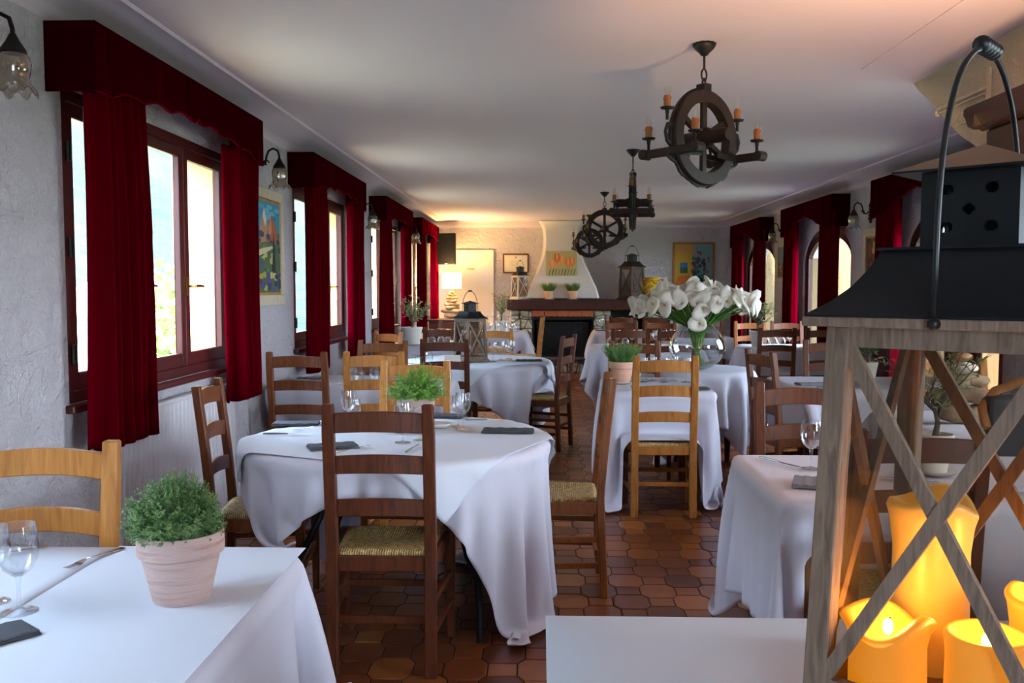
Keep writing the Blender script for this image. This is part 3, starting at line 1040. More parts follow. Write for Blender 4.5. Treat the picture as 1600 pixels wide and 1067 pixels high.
def drape(cx, cy, ux0, ux1, uy0, uy1, table, zt, cell, rot=0.0, chairs=(), steps=230, shell=None, anchors=(), back=.30, seed=1, jitter=.004, floor_z=.02):
    """cloth sheet spanning [ux0,ux1]x[uy0,uy1] around (cx,cy), laid on the table; returns points, nx, ny"""
    nx = int(round((ux1 - ux0) / cell)) + 1; ny = int(round((uy1 - uy0) / cell)) + 1
    U, V = np.meshgrid(np.linspace(ux0, ux1, nx), np.linspace(uy0, uy1, ny))
    ca, sa = math.cos(rot), math.sin(rot)
    P = np.stack([cx + U * ca - V * sa, cy + U * sa + V * ca, np.full_like(U, zt)], -1).reshape(-1, 3)
    rs = np.random.RandomState(seed)
    cons = []
    for a, b, s in seg_constraints(nx, ny):
        L = np.linalg.norm(P[a] - P[b], axis=1)
        cons.append((a, b, s, L))
    kind = table[0]
    def inside(P, e):
        if kind == 'round':
            return np.hypot(P[:, 0] - table[1], P[:, 1] - table[2]) < table[3] + e
        return (P[:, 0] > table[1] - e) & (P[:, 0] < table[2] + e) & (P[:, 1] > table[3] - e) & (P[:, 1] < table[4] + e)
    pin = inside(P, -.004)
    inv = np.where(pin, 0.0, 1.0)
    anc = []
    for (ci, cj, tgt) in anchors:
        k = (0 if cj == 0 else ny - 1) * nx + (0 if ci == 0 else nx - 1)
        anc.append((k, P[k].copy(), np.array(tgt))); inv[k] = 0.0
    P[~pin, 2] += rs.uniform(-jitter, jitter, (~pin).sum())
    P0 = P.copy()
    V_ = np.zeros_like(P)
    dt = 1 / 60.0
    def collide(P):
        m = inside(P, .006) & (P[:, 2] < zt) & (P[:, 2] > zt - .05) & ~pin
        if m.any():
            q = P[m]
            if kind == 'round':
                d = q[:, :2] - np.array(table[1:3]); r = np.linalg.norm(d, axis=1)
                up = zt - q[:, 2]; out_ = table[3] + .006 - r
                side = out_ < up + .012
                d = d / np.maximum(r, 1e-6)[:, None]
                q[:, 2] = np.where(side, q[:, 2], zt)
                rr = np.where(side, table[3] + .006, r)
                q[:, :2] = np.array(table[1:3]) + d * rr[:, None]
            else:
                D = np.stack([q[:, 0] - (table[1] - .006), table[2] + .006 - q[:, 0], q[:, 1] - (table[3] - .006), table[4] + .006 - q[:, 1], zt - q[:, 2] + .012], 1)
                k = D.argmin(1)
                q[:, 0] = np.where(k == 0, table[1] - .006, np.where(k == 1, table[2] + .006, q[:, 0]))
                q[:, 1] = np.where(k == 2, table[3] - .006, np.where(k == 3, table[4] + .006, q[:, 1]))
                q[:, 2] = np.where(k == 4, zt, q[:, 2])
            P[m] = q
        for (ox, oy, a) in chairs:
            c_, s_ = math.cos(a), math.sin(a)
            lx = (P[:, 0] - ox) * c_ + (P[:, 1] - oy) * s_
            ly = -(P[:, 0] - ox) * s_ + (P[:, 1] - oy) * c_
            m = (np.abs(lx) < .245) & (ly > -.21) & (ly < .225) & (P[:, 2] < .472) & ~pin
            if m.any():
                D = np.stack([lx[m] + .245, .245 - lx[m], .225 - ly[m], .472 - P[m, 2]], 1)
                k = D.argmin(1)
                lxm = np.where(k == 0, -.245, np.where(k == 1, .245, lx[m])); lym = np.where(k == 2, .225, ly[m])
                zz = np.where(k == 3, .472, P[m, 2])
                P[m] = np.stack([ox + lxm * c_ - lym * s_, oy + lxm * s_ + lym * c_, zz], 1)
            m = (np.abs(lx) < .20) & (ly < -.155) & (ly > -back) & (P[:, 2] < 1.0) & (P[:, 2] > .44) & ~pin
            if m.any():
                P[m] = np.stack([ox + lx[m] * c_ + .155 * s_, oy + lx[m] * s_ - .155 * c_, P[m, 2]], 1)
        P[:, 2] = np.maximum(P[:, 2], floor_z)
        if shell is not None:
            shell(P, pin)
    for st in range(steps):
        V_ *= .965
        Pn = P + V_ * dt * inv[:, None]
        for (k, p0, tg) in anc:
            f = min(1.0, st / (steps * .45)); Pn[k] = p0 + (tg - p0) * f
            Pn[k, 2] = p0[2] + (tg[2] - p0[2]) * f
        Pn[:, 2] -= 9.8 * dt * dt * inv
        for it in range(4):
            for a, b, s, L in cons:
                d = Pn[b] - Pn[a]
                l = np.sqrt((d * d).sum(1)) + 1e-9
                w = inv[a] + inv[b]
                k = s * (l - L) / l / np.maximum(w, 1e-6)
                k = np.where(w > 0, k, 0)
                d = d * k[:, None]
                Pn[a] += d * inv[a][:, None]
                Pn[b] -= d * inv[b][:, None]
        collide(Pn)
        for (k, p0, tg) in anc:
            f = min(1.0, st / (steps * .45)); Pn[k] = p0 + (tg - p0) * f
        on = (Pn[:, 2] < .4745) & (Pn[:, 2] > .468) & (np.abs(P[:, 2] - Pn[:, 2]) < .004)
        if on.any(): Pn[on, :2] = P[on, :2] + (Pn[on, :2] - P[on, :2]) * .08
        V_ = (Pn - P) / dt
        P = Pn
    return P, nx, ny

def cloth_obj(name, P, nx, ny, mat, label, cat, group, thick=.0015):
    fs = [(j * nx + i, j * nx + i + 1, (j + 1) * nx + i + 1, (j + 1) * nx + i) for j in range(ny - 1) for i in range(nx - 1)]
    o = MB().add([tuple(p) for p in P.tolist()], fs).build(name, mat, smooth=True, fix=False)
    ss = o.modifiers.new('subdivision', 'SUBSURF'); ss.levels = 1; ss.render_levels = 1
    sd = o.modifiers.new('thickness', 'SOLIDIFY'); sd.thickness = thick; sd.offset = 1
    tag(o, label, cat, group)
    return o

def make_shell(P, cx, cy, zt, gap=.007):
    m = P[:, 2] < zt - .01
    th = np.arctan2(P[m, 1] - cy, P[m, 0] - cx); r = np.hypot(P[m, 0] - cx, P[m, 1] - cy)
    NA, NZ = 120, 16
    R = np.zeros((NA, NZ))
    ia = ((th + PI) / (2 * PI) * NA).astype(int) % NA
    iz = np.clip(((zt - P[m, 2]) / zt * NZ).astype(int), 0, NZ - 1)
    for da in (-1, 0, 1):
        for dz in (-1, 0, 1):
            np.maximum.at(R, ((ia + da) % NA, np.clip(iz + dz, 0, NZ - 1)), r)
    def f(Q, pin):
        t_ = np.arctan2(Q[:, 1] - cy, Q[:, 0] - cx); q = np.hypot(Q[:, 0] - cx, Q[:, 1] - cy)
        a = ((t_ + PI) / (2 * PI) * NA).astype(int) % NA
        z = np.clip(((zt - Q[:, 2]) / zt * NZ).astype(int), 0, NZ - 1)
        lim = R[a, z] + gap
        mm = (q < lim) & (Q[:, 2] < zt - .006) & (lim > gap + .01) & ~pin & (q > .3)
        k = np.where(mm, np.minimum(lim / np.maximum(q, 1e-6), 1.02), 1)
        Q[:, 0] = cx + (Q[:, 0] - cx) * k; Q[:, 1] = cy + (Q[:, 1] - cy) * k
    return f

# ================================================================== TABLES
TZ = .752          # top of the tablecloth
def wood_table(x0, x1, y0, y1, label, mat='table_wood', ins=.04):
    x0 += ins; x1 -= ins; y0 += ins; y1 -= ins
    r = thing('dining_table', label, 'table', ((x0 + x1) / 2, (y0 + y1) / 2, .002), 0)
    hx, hy = (x1 - x0) / 2, (y1 - y0) / 2
    MB().box(-hx, hx, -hy, hy, .715, .74).build('tabletop', mat, r, bevel=.004)
    m = MB()
    m.box(-hx + .07, hx - .07, -hy + .05, -hy + .075, .64, .719); m.box(-hx + .07, hx - .07, hy - .075, hy - .05, .64, .719)
    m.box(-hx + .05, -hx + .075, -hy + .07, hy - .07, .64, .719); m.box(hx - .075, hx - .05, -hy + .07, hy - .07, .64, .719)
    m.build('apron', mat, r)
    for sx in (-1, 1):
        for sy in (-1, 1):
            cx_, cy_ = sx * (hx - .055), sy * (hy - .055)
            MB().box(cx_ - .027, cx_ + .027, cy_ - .027, cy_ + .027, 0, .719).build('leg', mat, r, bevel=.004)
    return r
def round_table(cx, cy, R, label, metal=False):
    r = thing('round_table', label, 'table', (cx, cy, .002), 0)
    m = MB(); m.lathe([(0, .715), (R - .065, .715), (R - .065, .74), (0, .74)], 48); m.build('tabletop', 'table_wood', r)
    if metal:
        for s in (-1, 1):
            for q in (-1, 1):
                m = MB()
                x = q * R * .45
                m.tube([(x * .8, s * R * .30, .715), (x * .85, s * R * .33, .60), (x * .95, s * R * .40, .45), (x * 1.1, s * R * .56, .33), (x * 1.25, s * R * .66, .24), (x * 1.28, s * R * .68, .12), (x * 1.28, s * R * .68, .0)], .0145, 8)
                m.build('leg', 'black_metal', r, smooth='auto', label='bent black steel tube leg')
        m = MB(); m.tube([(-R * .36, -R * .3, .70), (R * .36, -R * .3, .70)], .0125, 8); m.tube([(-R * .36, R * .3, .70), (R * .36, R * .3, .70)], .0125, 8)
        m.build('brace', 'black_metal', r)
    else:
        for k in range(4):
            a = PI / 4 + k * PI / 2
            m = MB(); px, py = R * .62 * math.cos(a), R * .62 * math.sin(a)
            m.tube([(px, py, 0), (px, py, .3), (px, py, .719)], [.02, .03, .03], 10); m.build('leg', 'dark_wood', r, smooth='auto')
    return r

def near_chairs(x0, x1, y0, y1, pad=.45):
    return [c for c in CHAIRS if x0 - pad < c[0] < x1 + pad and y0 - pad < c[1] < y1 + pad]

def rect_set(name, x0, x1, y0, y1, over, cell=.035, wood=True, topper=None, steps=200, seed=1, label_table=None, label_cloth=None, nochairs=False, rot=0, anchors=(), back=.30):
    wood_table(x0, x1, y0, y1, label_table, ins=max(.045, cell + .02))
    l, r, n, f = over
    cx, cy = (x0 + x1) / 2, (y0 + y1) / 2
    ch = [] if nochairs else near_chairs(x0, x1, y0, y1)
    P, nx, ny = drape(cx, cy, x0 - cx - l, x1 - cx + r, y0 - cy - n, y1 - cy + f, ('rect', x0, x1, y0, y1), .7475, cell, rot=rot, chairs=ch, steps=steps, seed=seed, anchors=anchors, back=back)
    cloth_obj('tablecloth', P, nx, ny, 'cloth_white', label_cloth, 'tablecloth', 'white tablecloths')
    if topper:
        tx0, tx1, ty0, ty1, lab = topper
        m = MB(); N = 10
        vs = [(tx0 + (tx1 - tx0) * i / N, ty0 + (ty1 - ty0) * j / N, TZ + .0016) for j in range(N + 1) for i in range(N + 1)]
        fs = [(j * (N + 1) + i, j * (N + 1) + i + 1, (j + 1) * (N + 1) + i + 1, (j + 1) * (N + 1) + i) for j in range(N) for i in range(N)]
        o = m.add(vs, fs).build('paper_topper', 'paper_white', smooth=True)
        sd = o.modifiers.new('thickness', 'SOLIDIFY'); sd.thickness = .001; sd.offset = -1
        tag(o, lab, 'table paper', 'white paper table toppers')

import os
QUICK = False
# foreground left
rect_set('t1', -1.62, -.585, .90, 2.215, (.02, .28, .3, .27), .03, anchors=((1, 1, (-.49, 2.28, .385)),), label_table='wooden table under the cloth in the foreground left corner',
         label_cloth='white cloth hanging off the foreground left table, its corner flaring towards the dark chair', topper=(-1.6, -1.06, .95, 2.205, 'left strip of white table paper under the foreground wine glass'), seed=3, steps=230)
m = MB(); m.add([(-1.065, .95, TZ + .0032), (-.590, .95, TZ + .0032), (-.590, 2.208, TZ + .0032), (-1.065, 2.208, TZ + .0032)], [(0, 1, 2, 3)])
o = m.build('paper_topper', 'paper_white'); sd = o.modifiers.new('thickness', 'SOLIDIFY'); sd.thickness = .001; sd.offset = -1
tag(o, 'right sheet of white table paper under the foreground thyme pot', 'table paper', 'white paper table toppers')
# main round table
C2 = (-.63, 3.95, .68)
round_table(*C2, 'round table with bent black steel legs under the thyme pot', True)
P2, nx, ny = drape(C2[0], C2[1], -.82, 1.20, -.80, 1.15, ('round', *C2), .7475, .026, steps=280, seed=5, anchors=((1, 0, (-.107, 3.38, .045)), (0, 0, (-.915, 3.30, .46))), chairs=near_chairs(-1.2, -.0, 3.3, 4.6, .3))
cloth_obj('tablecloth', P2, nx, ny, 'cloth_white', 'white cloth draped in long folds over the round thyme table', 'tablecloth', 'white tablecloths')
sh = make_shell(P2, C2[0], C2[1], .7475)
P, nx, ny = drape(C2[0] + .03, C2[1], -.62, .62, -.62, .62, ('round', C2[0], C2[1], C2[2] + .008), .7535, .028, rot=math.radians(-24), steps=200, seed=8, shell=sh)
cloth_obj('table_topper', P, nx, ny, 'paper_white', 'square white topper with pointed corners over the round thyme table', 'tablecloth', 'white square toppers', .001)
# second table by the wall
rect_set('t3', -1.84, -.62, 5.96, 6.78, (.02, .28, .30, .25), .045, label_table='table under white cloth below the mountain painting', label_cloth='white cloth on the second left table below the mountain painting', seed=4, steps=150)
# round lantern table
C4 = (-.58, 8.17, .68)
round_table(*C4, 'round table under the table lantern')
P4, nx, ny = drape(C4[0], C4[1], -.95, 1.05, -.98, .95, ('round', *C4), .7475, .04, steps=190, seed=11, chairs=near_chairs(-1.1, 0, 7.6, 8.7, .3))
cloth_obj('tablecloth', P4, nx, ny, 'cloth_white', 'white cloth draped over the round table with the lantern', 'tablecloth', 'white tablecloths')
sh = make_shell(P4, C4[0], C4[1], .7475)
P, nx, ny = drape(C4[0], C4[1], -.66, .66, -.66, .66, ('round', C4[0], C4[1], C4[2] + .008), .7535, .045, rot=math.radians(38), steps=150, seed=9, shell=sh)
cloth_obj('table_topper', P, nx, ny, 'paper_white', 'square white topper over the round table with the lantern', 'tablecloth', 'white square toppers', .001)
rect_set('t5', -1.84, -.82, 9.75, 10.9, (.02, .25, .26, .2), .06, label_table='table under white cloth with the left olive tree', label_cloth='white cloth on the left olive tree table', seed=6, steps=120)
rect_set('t6', -1.35, -.18, 13.35, 14.05, (.25, .25, .3, .2), .06, label_table='table under white cloth left of the fireplace', label_cloth='white cloth on the table left of the fireplace', seed=7, steps=120)
rect_set('t7', .445, 1.145, 5.72, 6.65, (.50, .46, .54, .3), .028, back=.60, anchors=((0, 0, (.37, 5.44, .115)), (1, 0, (1.13, 5.66, .18))), label_table='narrow wooden table with legs showing below its cloth', label_cloth='white cloth bulging over the pushed-in chair of the narrow aisle table', seed=12, steps=240)
rect_set('t8', .58, 1.80, 9.68, 10.75, (.36, .3, .34, .3), .05, label_table='long table under white cloth beyond the narrow aisle table', label_cloth='white cloth on the long aisle table beyond the grass pot', seed=13, steps=150)
rect_set('t9', .78, 2.1, 13.7, 14.45, (.3, .3, .3, .2), .06, label_table='farthest aisle table under white cloth before the fireplace', label_cloth='white cloth on the farthest aisle table before the fireplace', seed=14, steps=120)
C10 = (1.31, 7.45, .47)
round_table(*C10, 'small round table on dark legs carrying the lily vase')
P, nx, ny = drape(C10[0], C10[1], -.84, .84, -.84, .84, ('round', *C10), .7475, .045, steps=160, seed=15)
cloth_obj('tablecloth', P, nx, ny, 'cloth_white', 'white cloth on the small round table under the lily vase', 'tablecloth', 'white tablecloths')
rect_set('t11', 1.66, 3.0, 5.85, 6.82, (.30, .1, .36, .25), .05, label_table='table under white cloth to the right of the lilies', label_cloth='white cloth on the table right of the lilies, behind the big lantern post', seed=16, steps=160)
rect_set('t12', .757, 2.0, 2.79, 3.585, (.44, .3, .50, .37), .03, anchors=((0, 1, (.715, 3.665, .155)),), label_table='wooden table carrying the single wine glass', label_cloth='white cloth with a folded hanging corner on the wine glass table', seed=17, steps=240)
rect_set('t13', 1.75, 2.95, 4.1, 4.95, (.25, .2, .3, .2), .06, label_table='table carrying the driftwood and stone stack', label_cloth='white cloth under the driftwood and stone stack', seed=18, steps=120)
rect_set('t14', .045, 1.55, .62, 1.79, (.30, .2, .3, .3), .035, label_table='foreground table carrying the big lantern', label_cloth='white cloth of the foreground right table under the big lantern', topper=(.012, 1.5, .64, 1.765, 'white table paper under the big lantern'), seed=19, steps=200, nochairs=True)
rect_set('t15', 2.28, 3.18, 9.8, 10.72, (.28, .05, .3, .25), .055, label_table='table under white cloth with the right olive tree', label_cloth='white cloth on the right olive tree table', seed=20, steps=130)
rect_set('t16', 1.75, 2.62, 12.1, 12.95, (.28, .28, .3, .25), .06, label_table='table under white cloth at the far right', label_cloth='white cloth on the far right table beyond the lilies', seed=21, steps=120)
TZ2 = .7555

# ================================================================== CHANDELIERS
def make_chandelier():
    root = thing('wheel_chandelier', 'chandelier', 'chandelier')
    # origin at the ceiling; wheel lies in the local x-z plane
    ZWH = -.455
    m = MB()
    prof = [(.0, 0), (.055, 0), (.053, -.012), (.040, -.03), (.026, -.045), (.016, -.058), (0, -.06)]
    m.lathe(prof, 24, wob=lambda r, z, a, i: (r * (1 + (.06 * math.cos(a * 12) if 0 < i < 4 else 0)), z))
    m.build('ceiling_rose', 'iron', root, smooth=True)
    m = MB()
    m.tube([(0, 0, -.05), (0, 0, -.125)], .006, 8)
    m.tube([(.019 * math.cos(t_), 0, -.15 + .028 * math.sin(t_)) for t_ in [2 * PI * k / 16 for k in range(16)]], .0045, 8, close=True)
    m.tube([(0, .009 * math.cos(t_), -.186 + .018 * math.sin(t_)) for t_ in [2 * PI * k / 12 for k in range(12)]], .005, 8, close=True)
    m.build('hanging_rod', 'iron', root, smooth='auto')
    MB().box(-.025, .025, -.03, .03, -.232, -.195).build('top_clamp', 'iron', root, bevel=.004)
    # rim
    R1, R0, hw = .232, .172, .026
    m = MB(); N = 40; vs = []; fs = []
    for k in range(N):
        a = 2 * PI * k / N
        for (r, y) in ((R0, -hw), (R1 - .006, -hw), (R1, -hw + .008), (R1, hw - .008), (R1 - .006, hw), (R0, hw)):
            vs.append((r * math.cos(a), y, ZWH + r * math.sin(a)))
    for k in range(N):
        l = (k + 1) % N
        for q in range(6): fs.append((k * 6 + q, k * 6 + (q + 1) % 6, l * 6 + (q + 1) % 6, l * 6 + q))
    m.add(vs, fs).build('wheel_rim', 'wheel_wood', root, smooth='auto')
    m = MB(); m.tube([((R1 + .003) * math.cos(a), 0, ZWH + (R1 + .003) * math.sin(a)) for a in [2 * PI * k / 48 for k in range(48)]], .006, 6, close=True)
    m.build('iron_tyre', 'iron', root, smooth=True)
    for k in range(6):
        a = PI / 2 + k * PI / 3
        d = Vector((math.cos(a), 0, math.sin(a)))
        c = Vector((0, 0, ZWH))
        m = MB()
        m.bar(c + d * .03, c + d * .18, .030, .024, up=(0, 1, 0))
        m.build('spoke', 'wheel_wood', root, bevel=.003)
    m = MB()
    rot = Matrix.Rotation(PI / 2, 3, 'X')
    m.lathe([(0, -.155), (.028, -.155), (.036, -.13), (.034, -.06), (.048, -.03), (.048, .03), (.034, .06), (.036, .13), (.028, .155), (0, .155)], 20, (0, 0, ZWH), rot)
    m.build('hub', 'wheel_wood', root, smooth='auto')
    # cross-beams at both ends of the wheel, carried on iron brackets
    zb = ZWH - .085
    for s in (-1, 1):
        m = MB()
        m.bar((s * .232, -.165, zb), (s * .232, .165, zb), .034, .040)
        m.build('cross_beam', 'wheel_wood', root, bevel=.006)
        for q in (-1, 1):
            m = MB()
            m.tube([(s * .205, q * .165, zb), (s * .262, q * .165, zb)], .026, 10)
            m.build('end_block', 'wheel_wood', root, bevel=.004)
        m = MB()
        for q in (-.028, .028):
            m.bar((s * .232, q, zb - .005), (s * .06, q * 1.3, zb + .005), .010, .026)
        m.build('strap', 'iron', root)
        m = MB()
        m.tube([(s * .262, 0, zb - .018), (s * .235, 0, zb - .035), (s * .195, 0, zb - .05), (s * .175, 0, zb - .085), (s * .15, 0, zb - .105), (s * .12, 0, zb - .108), (s * .08, 0, zb - .135), (s * .03, 0, zb - .152)], .0085, 6)
        m.build('scroll_bracket', 'iron', root, smooth=True)
        m = MB()
        m.tube([(s * .225, 0, zb + .02), (s * .262, 0, zb + .05), (s * .272, 0, zb + .09), (s * .258, 0, zb + .125), (s * .232, 0, zb + .135), (s * .222, 0, zb + .112), (s * .236, 0, zb + .10)], .010, 6)
        m.build('scroll_bracket', 'iron', root, smooth=True)
    # candles with drip pans and bulbs
    def candle(x, y, z):
        m = MB(); m.lathe([(0, -.02), (.009, -.02), (.010, -.004), (.030, 0), (.034, .008), (.031, .009), (.010, .004), (0, .004)], 14, (x, y, z))
        m.tube([(x, y, z - .05), (x, y, z)], .008, 6)
        pan = m.build('drip_pan', 'iron', root, smooth='auto')
        m = MB(); m.lathe([(0, .004), (.0165, .004), (.0168, .03), (.0162, .062), (0, .062)], 14, (x, y, z))
        for q in range(5):
            a = q * 1.3
            m.sphere((x + .016 * math.cos(a), y + .016 * math.sin(a), z + .054 - .004 * (q % 3)), .004, 6, 5, (1, 1, 2.2))
        cd = m.build('candle_sleeve', 'candle_tube', pan, smooth='auto')
        m = MB(); m.lathe([(0.002, .062), (.009, .064), (.015, .078), (.015, .092), (.009, .112), (.002, .124)], 12, (x, y, z))
        m.build('bulb', 'bulb_glass', pan, smooth=True)
    for (x, y) in ((-.232, -.145), (-.232, .145), (.232, -.145), (.232, .145)):
        candle(x, y, zb + .072)
    candle(-.262, 0, zb + .195); candle(.262, 0, zb + .195)
    return root
cp = make_chandelier()
for (y, a, lab) in ((4.25, 40, 'dark wooden wheel chandelier, the large one nearest us'), (7.44, 82, 'dark wheel chandelier seen almost edge-on, second along the ceiling'),
                    (10.68, 4, 'dark wheel chandelier seen flat-on, third along the ceiling'), (13.95, 8, 'dark wheel chandelier, farthest and lowest in view before the fireplace hood')):
    place(cp, (.758, y, ZC), math.radians(a), lab, 'wagon wheel chandeliers', .95)

# ================================================================== WALL SCONCES
def make_sconce():
    # local: wall plane at x=0, lamp towards +x
    root = thing('wall_sconce', 'sconce', 'wall lamp')
    m = MB()
    m.prism([(-.03, -.10), (-.018, -.13), (.0, -.145), (.018, -.13), (.03, -.10), (.022, -.04), (.032, 0), (.022, .05), (.0, .075), (-.022, .05), (-.032, 0), (-.022, -.04)],
            lambda y, z: (.001, y, z), lambda y, z: (.018, y, z))
    for q, r in ((-.10, .014), (-.06, .012), (.03, .012)): m.sphere((.02, 0, q), r, 8, 6)
    m.build('wall_plate', 'iron', root, smooth='auto')
    m = MB()
    pts = [(.02, 0, -.02), (.04, 0, -.045), (.065, 0, -.05), (.085, 0, -.03), (.09, 0, .01), (.105, 0, .045), (.135, 0, .06), (.165, 0, .045), (.175, 0, .01), (.175, 0, -.01)]
    m.tube(pts, .0075, 8)
    m.tube([(.085 + .022 * math.cos(t_) * (1 - t_ / 9), 0, -.035 + .022 * math.sin(t_) * (1 - t_ / 9)) for t_ in [k * .5 for k in range(12)]], .005, 6)
    m.build('arm', 'iron', root, smooth=True)
    m = MB(); m.lathe([(.006, 0), (.012, -.01), (.022, -.03), (.038, -.055), (.042, -.066), (.036, -.068), (0, -.06)], 18, (.175, 0, 0))
    m.build('cap', 'iron', root, smooth='auto')
    m = MB()
    prof = [(.034, -.062), (.047, -.078), (.053, -.10), (.050, -.125), (.046, -.145), (.050, -.165), (.064, -.185), (.070, -.192)]
    m.lathe(prof, 40, (.175, 0, 0), wob=lambda r, z, a, i: (r * (1 + .05 * (i / 7) ** 2 * math.cos(a * 8)), z - (.014 * (i / 7) ** 4 * math.cos(a * 8))))
    o = m.build('glass_shade', 'frosted_glass', root, smooth=True)
    sd = o.modifiers.new('thickness', 'SOLIDIFY'); sd.thickness = .003
    m = MB(); m.lathe([(.002, -.06), (.014, -.07), (.016, -.09), (.010, -.115), (.001, -.125)], 12, (.175, 0, 0))
    m.build('bulb', 'bulb_glass', root, smooth=True)
    return root
sp = make_sconce()
for (side, y, z, lab) in (('L', 2.93, 2.245, 'glass-shaded iron wall sconce cut off by the top left corner'), ('L', 5.93, 2.27, 'glass-shaded iron wall sconce above the mountain painting'),
                          ('L', 9.22, 2.22, 'iron wall sconce between the second and third left pelmets'), ('L', 12.45, 2.23, 'iron wall sconce between the two farthest left pelmets'),
                          ('R', 9.1, 2.2, 'glass-shaded iron wall sconce over the dark floral painting'), ('R', 12.25, 2.22, 'glass-shaded iron wall sconce over the small framed landscape')):
    place(sp, ((XL if side == 'L' else XR), y, z), 0 if side == 'L' else PI, lab, 'iron wall sconces with glass shades')

# ================================================================== PICTURES
class Picture:
    """framed flat picture: local u to the right, v up, facing -n"""
    def __init__(s, name, label, cat, origin, U, Vv, Nn, w, h, fw, fd, fmat, back, mat_inset=0.0, inset_mat='cream_frame', group=None):
        s.root = thing(name, label, cat, origin, 0, group)
        s.U, s.V, s.N = Vector(U), Vector(Vv), Vector(Nn)
        s.w, s.h = w, h
        m = MB()
        if fw > 0:
            for (u0, u1, v0, v1) in ((0, w, 0, fw), (0, w, h - fw, h), (0, fw, fw, h - fw), (w - fw, w, fw, h - fw)):
                s._box(m, u0, u1, v0, v1, .002, fd)
            m.build('frame', fmat, s.root, bevel=.003)
        if mat_inset:
            m = MB(); s._box(m, fw, w - fw, fw, h - fw, .003, fd * .55); m.build('mount', inset_mat, s.root)
        s.i = fw + mat_inset
        m = MB(); s._box(m, s.i, w - s.i, s.i, h - s.i, .004, fd * .6 + .003)
        m.build('canvas', back, s.root)
        s.d = fd * .6 + .0035
        s.mb = MB(); s.mats = []
        s.k = 0
    def P(s, u, v, d): return s.U * u + s.V * v + s.N * d
    def _box(s, m, u0, u1, v0, v1, d0, d1):
        vs = [s.P(u, v, d) for u in (u0, u1) for v in (v0, v1) for d in (d0, d1)]
        m.add(vs, [(0, 1, 3, 2), (4, 6, 7, 5), (0, 4, 5, 1), (2, 3, 7, 6), (0, 2, 6, 4), (1, 5, 7, 3)])
    def poly(s, pts, c):
        """pts in 0..1 of the canvas"""
        cn = 'paint_%02x%02x%02x' % c
        if cn not in M: flat(cn, c, .7)
        if cn not in s.mats: s.mats.append(cn)
        s.mb.cur = s.mats.index(cn)
        s.k += 1
        d = s.d + s.k * .00006
        iw, ih = s.w - 2 * s.i, s.h - 2 * s.i
        vs = [s.P(s.i + min(max(u, 0), 1) * iw, s.i + min(max(v, 0), 1) * ih, d) for u, v in pts]
        s.mb.add(vs, [tuple(range(len(vs)))])
    def blob(s, u, v, ru, rv, c, n=10, j=.15, rnd=random.Random(3)):
        s.poly([(u + ru * math.cos(2 * PI * k / n) * (1 + rnd.uniform(-j, j)), v + rv * math.sin(2 * PI * k / n) * (1 + rnd.uniform(-j, j))) for k in range(n)], c)
    def done(s):
        if s.mb.v: s.mb.build('painting', s.mats, s.root, fix=False)

# mountain painting, left wall (u runs away from the camera)
p = Picture('framed_painting', 'tall mountain landscape painting in a cream frame between the first two left windows', 'painting', (XL, 5.68, 1.29), (0, 1, 0), (0, 0, 1), (1, 0, 0), .84, .80, .07, .03, 'cream_frame',
            'cream_frame', .02, 'gilt_wood')
rnd = random.Random(5)
p.poly([(0, .62), (1, .62), (1, 1), (0, 1)], (60, 140, 170)); 
for q in range(10): p.blob(rnd.random(), rnd.uniform(.82, .96), .10, .03, rnd.choice([(110, 176, 196), (84, 158, 186), (46, 120, 150)]))
p.poly([(0, .5), (.02, .78), (.14, .86), (.3, .70), (.45, .5)], (110, 84, 84))
p.poly([(.25, .5), (.35, .78), (.46, .93), (.56, .80), (.75, .5)], (176, 140, 110)); p.poly([(.42, .84), (.46, .93), (.54, .8), (.5, .72), (.46, .78)], (214, 206, 200))
p.poly([(.5, .5), (.6, .76), (.7, .86), (.84, .78), (1, .58), (1, .5)], (170, 96, 62)); p.poly([(.6, .72), (.7, .86), (.72, .7), (.64, .6)], (206, 140, 96))
for q in range(16): p.blob(rnd.random(), rnd.uniform(.52, .66), .08, .035, rnd.choice([(70, 70, 92), (150, 90, 70), (96, 100, 70), (60, 60, 76)]))
p.poly([(0, 0), (1, 0), (1, .54), (.5, .56), (0, .50)], (84, 104, 66))
for q in range(40): p.blob(rnd.random(), rnd.uniform(.05, .5), .08, .04, rnd.choice([(60, 88, 70), (110, 124, 72), (190, 180, 110), (70, 96, 60), (46, 66, 60)]))
p.poly([(.05, .36), (.5, .44), (.75, .50), (.7, .52), (.35, .48), (0, .41)], (206, 196, 150))
p.poly([(.70, .22), (.74, .5), (.77, .68), (.81, .5), (.84, .22)], (34, 52, 48))
p.poly([(.1, .1), (.16, .34), (.3, .40), (.42, .34), (.46, .12), (.3, .05)], (66, 92, 88))
for q in range(22): p.blob(rnd.random(), rnd.uniform(.02, .2), .07, .035, rnd.choice([(60, 56, 110), (84, 70, 130), (50, 60, 90), (170, 160, 60)]))
p.done()

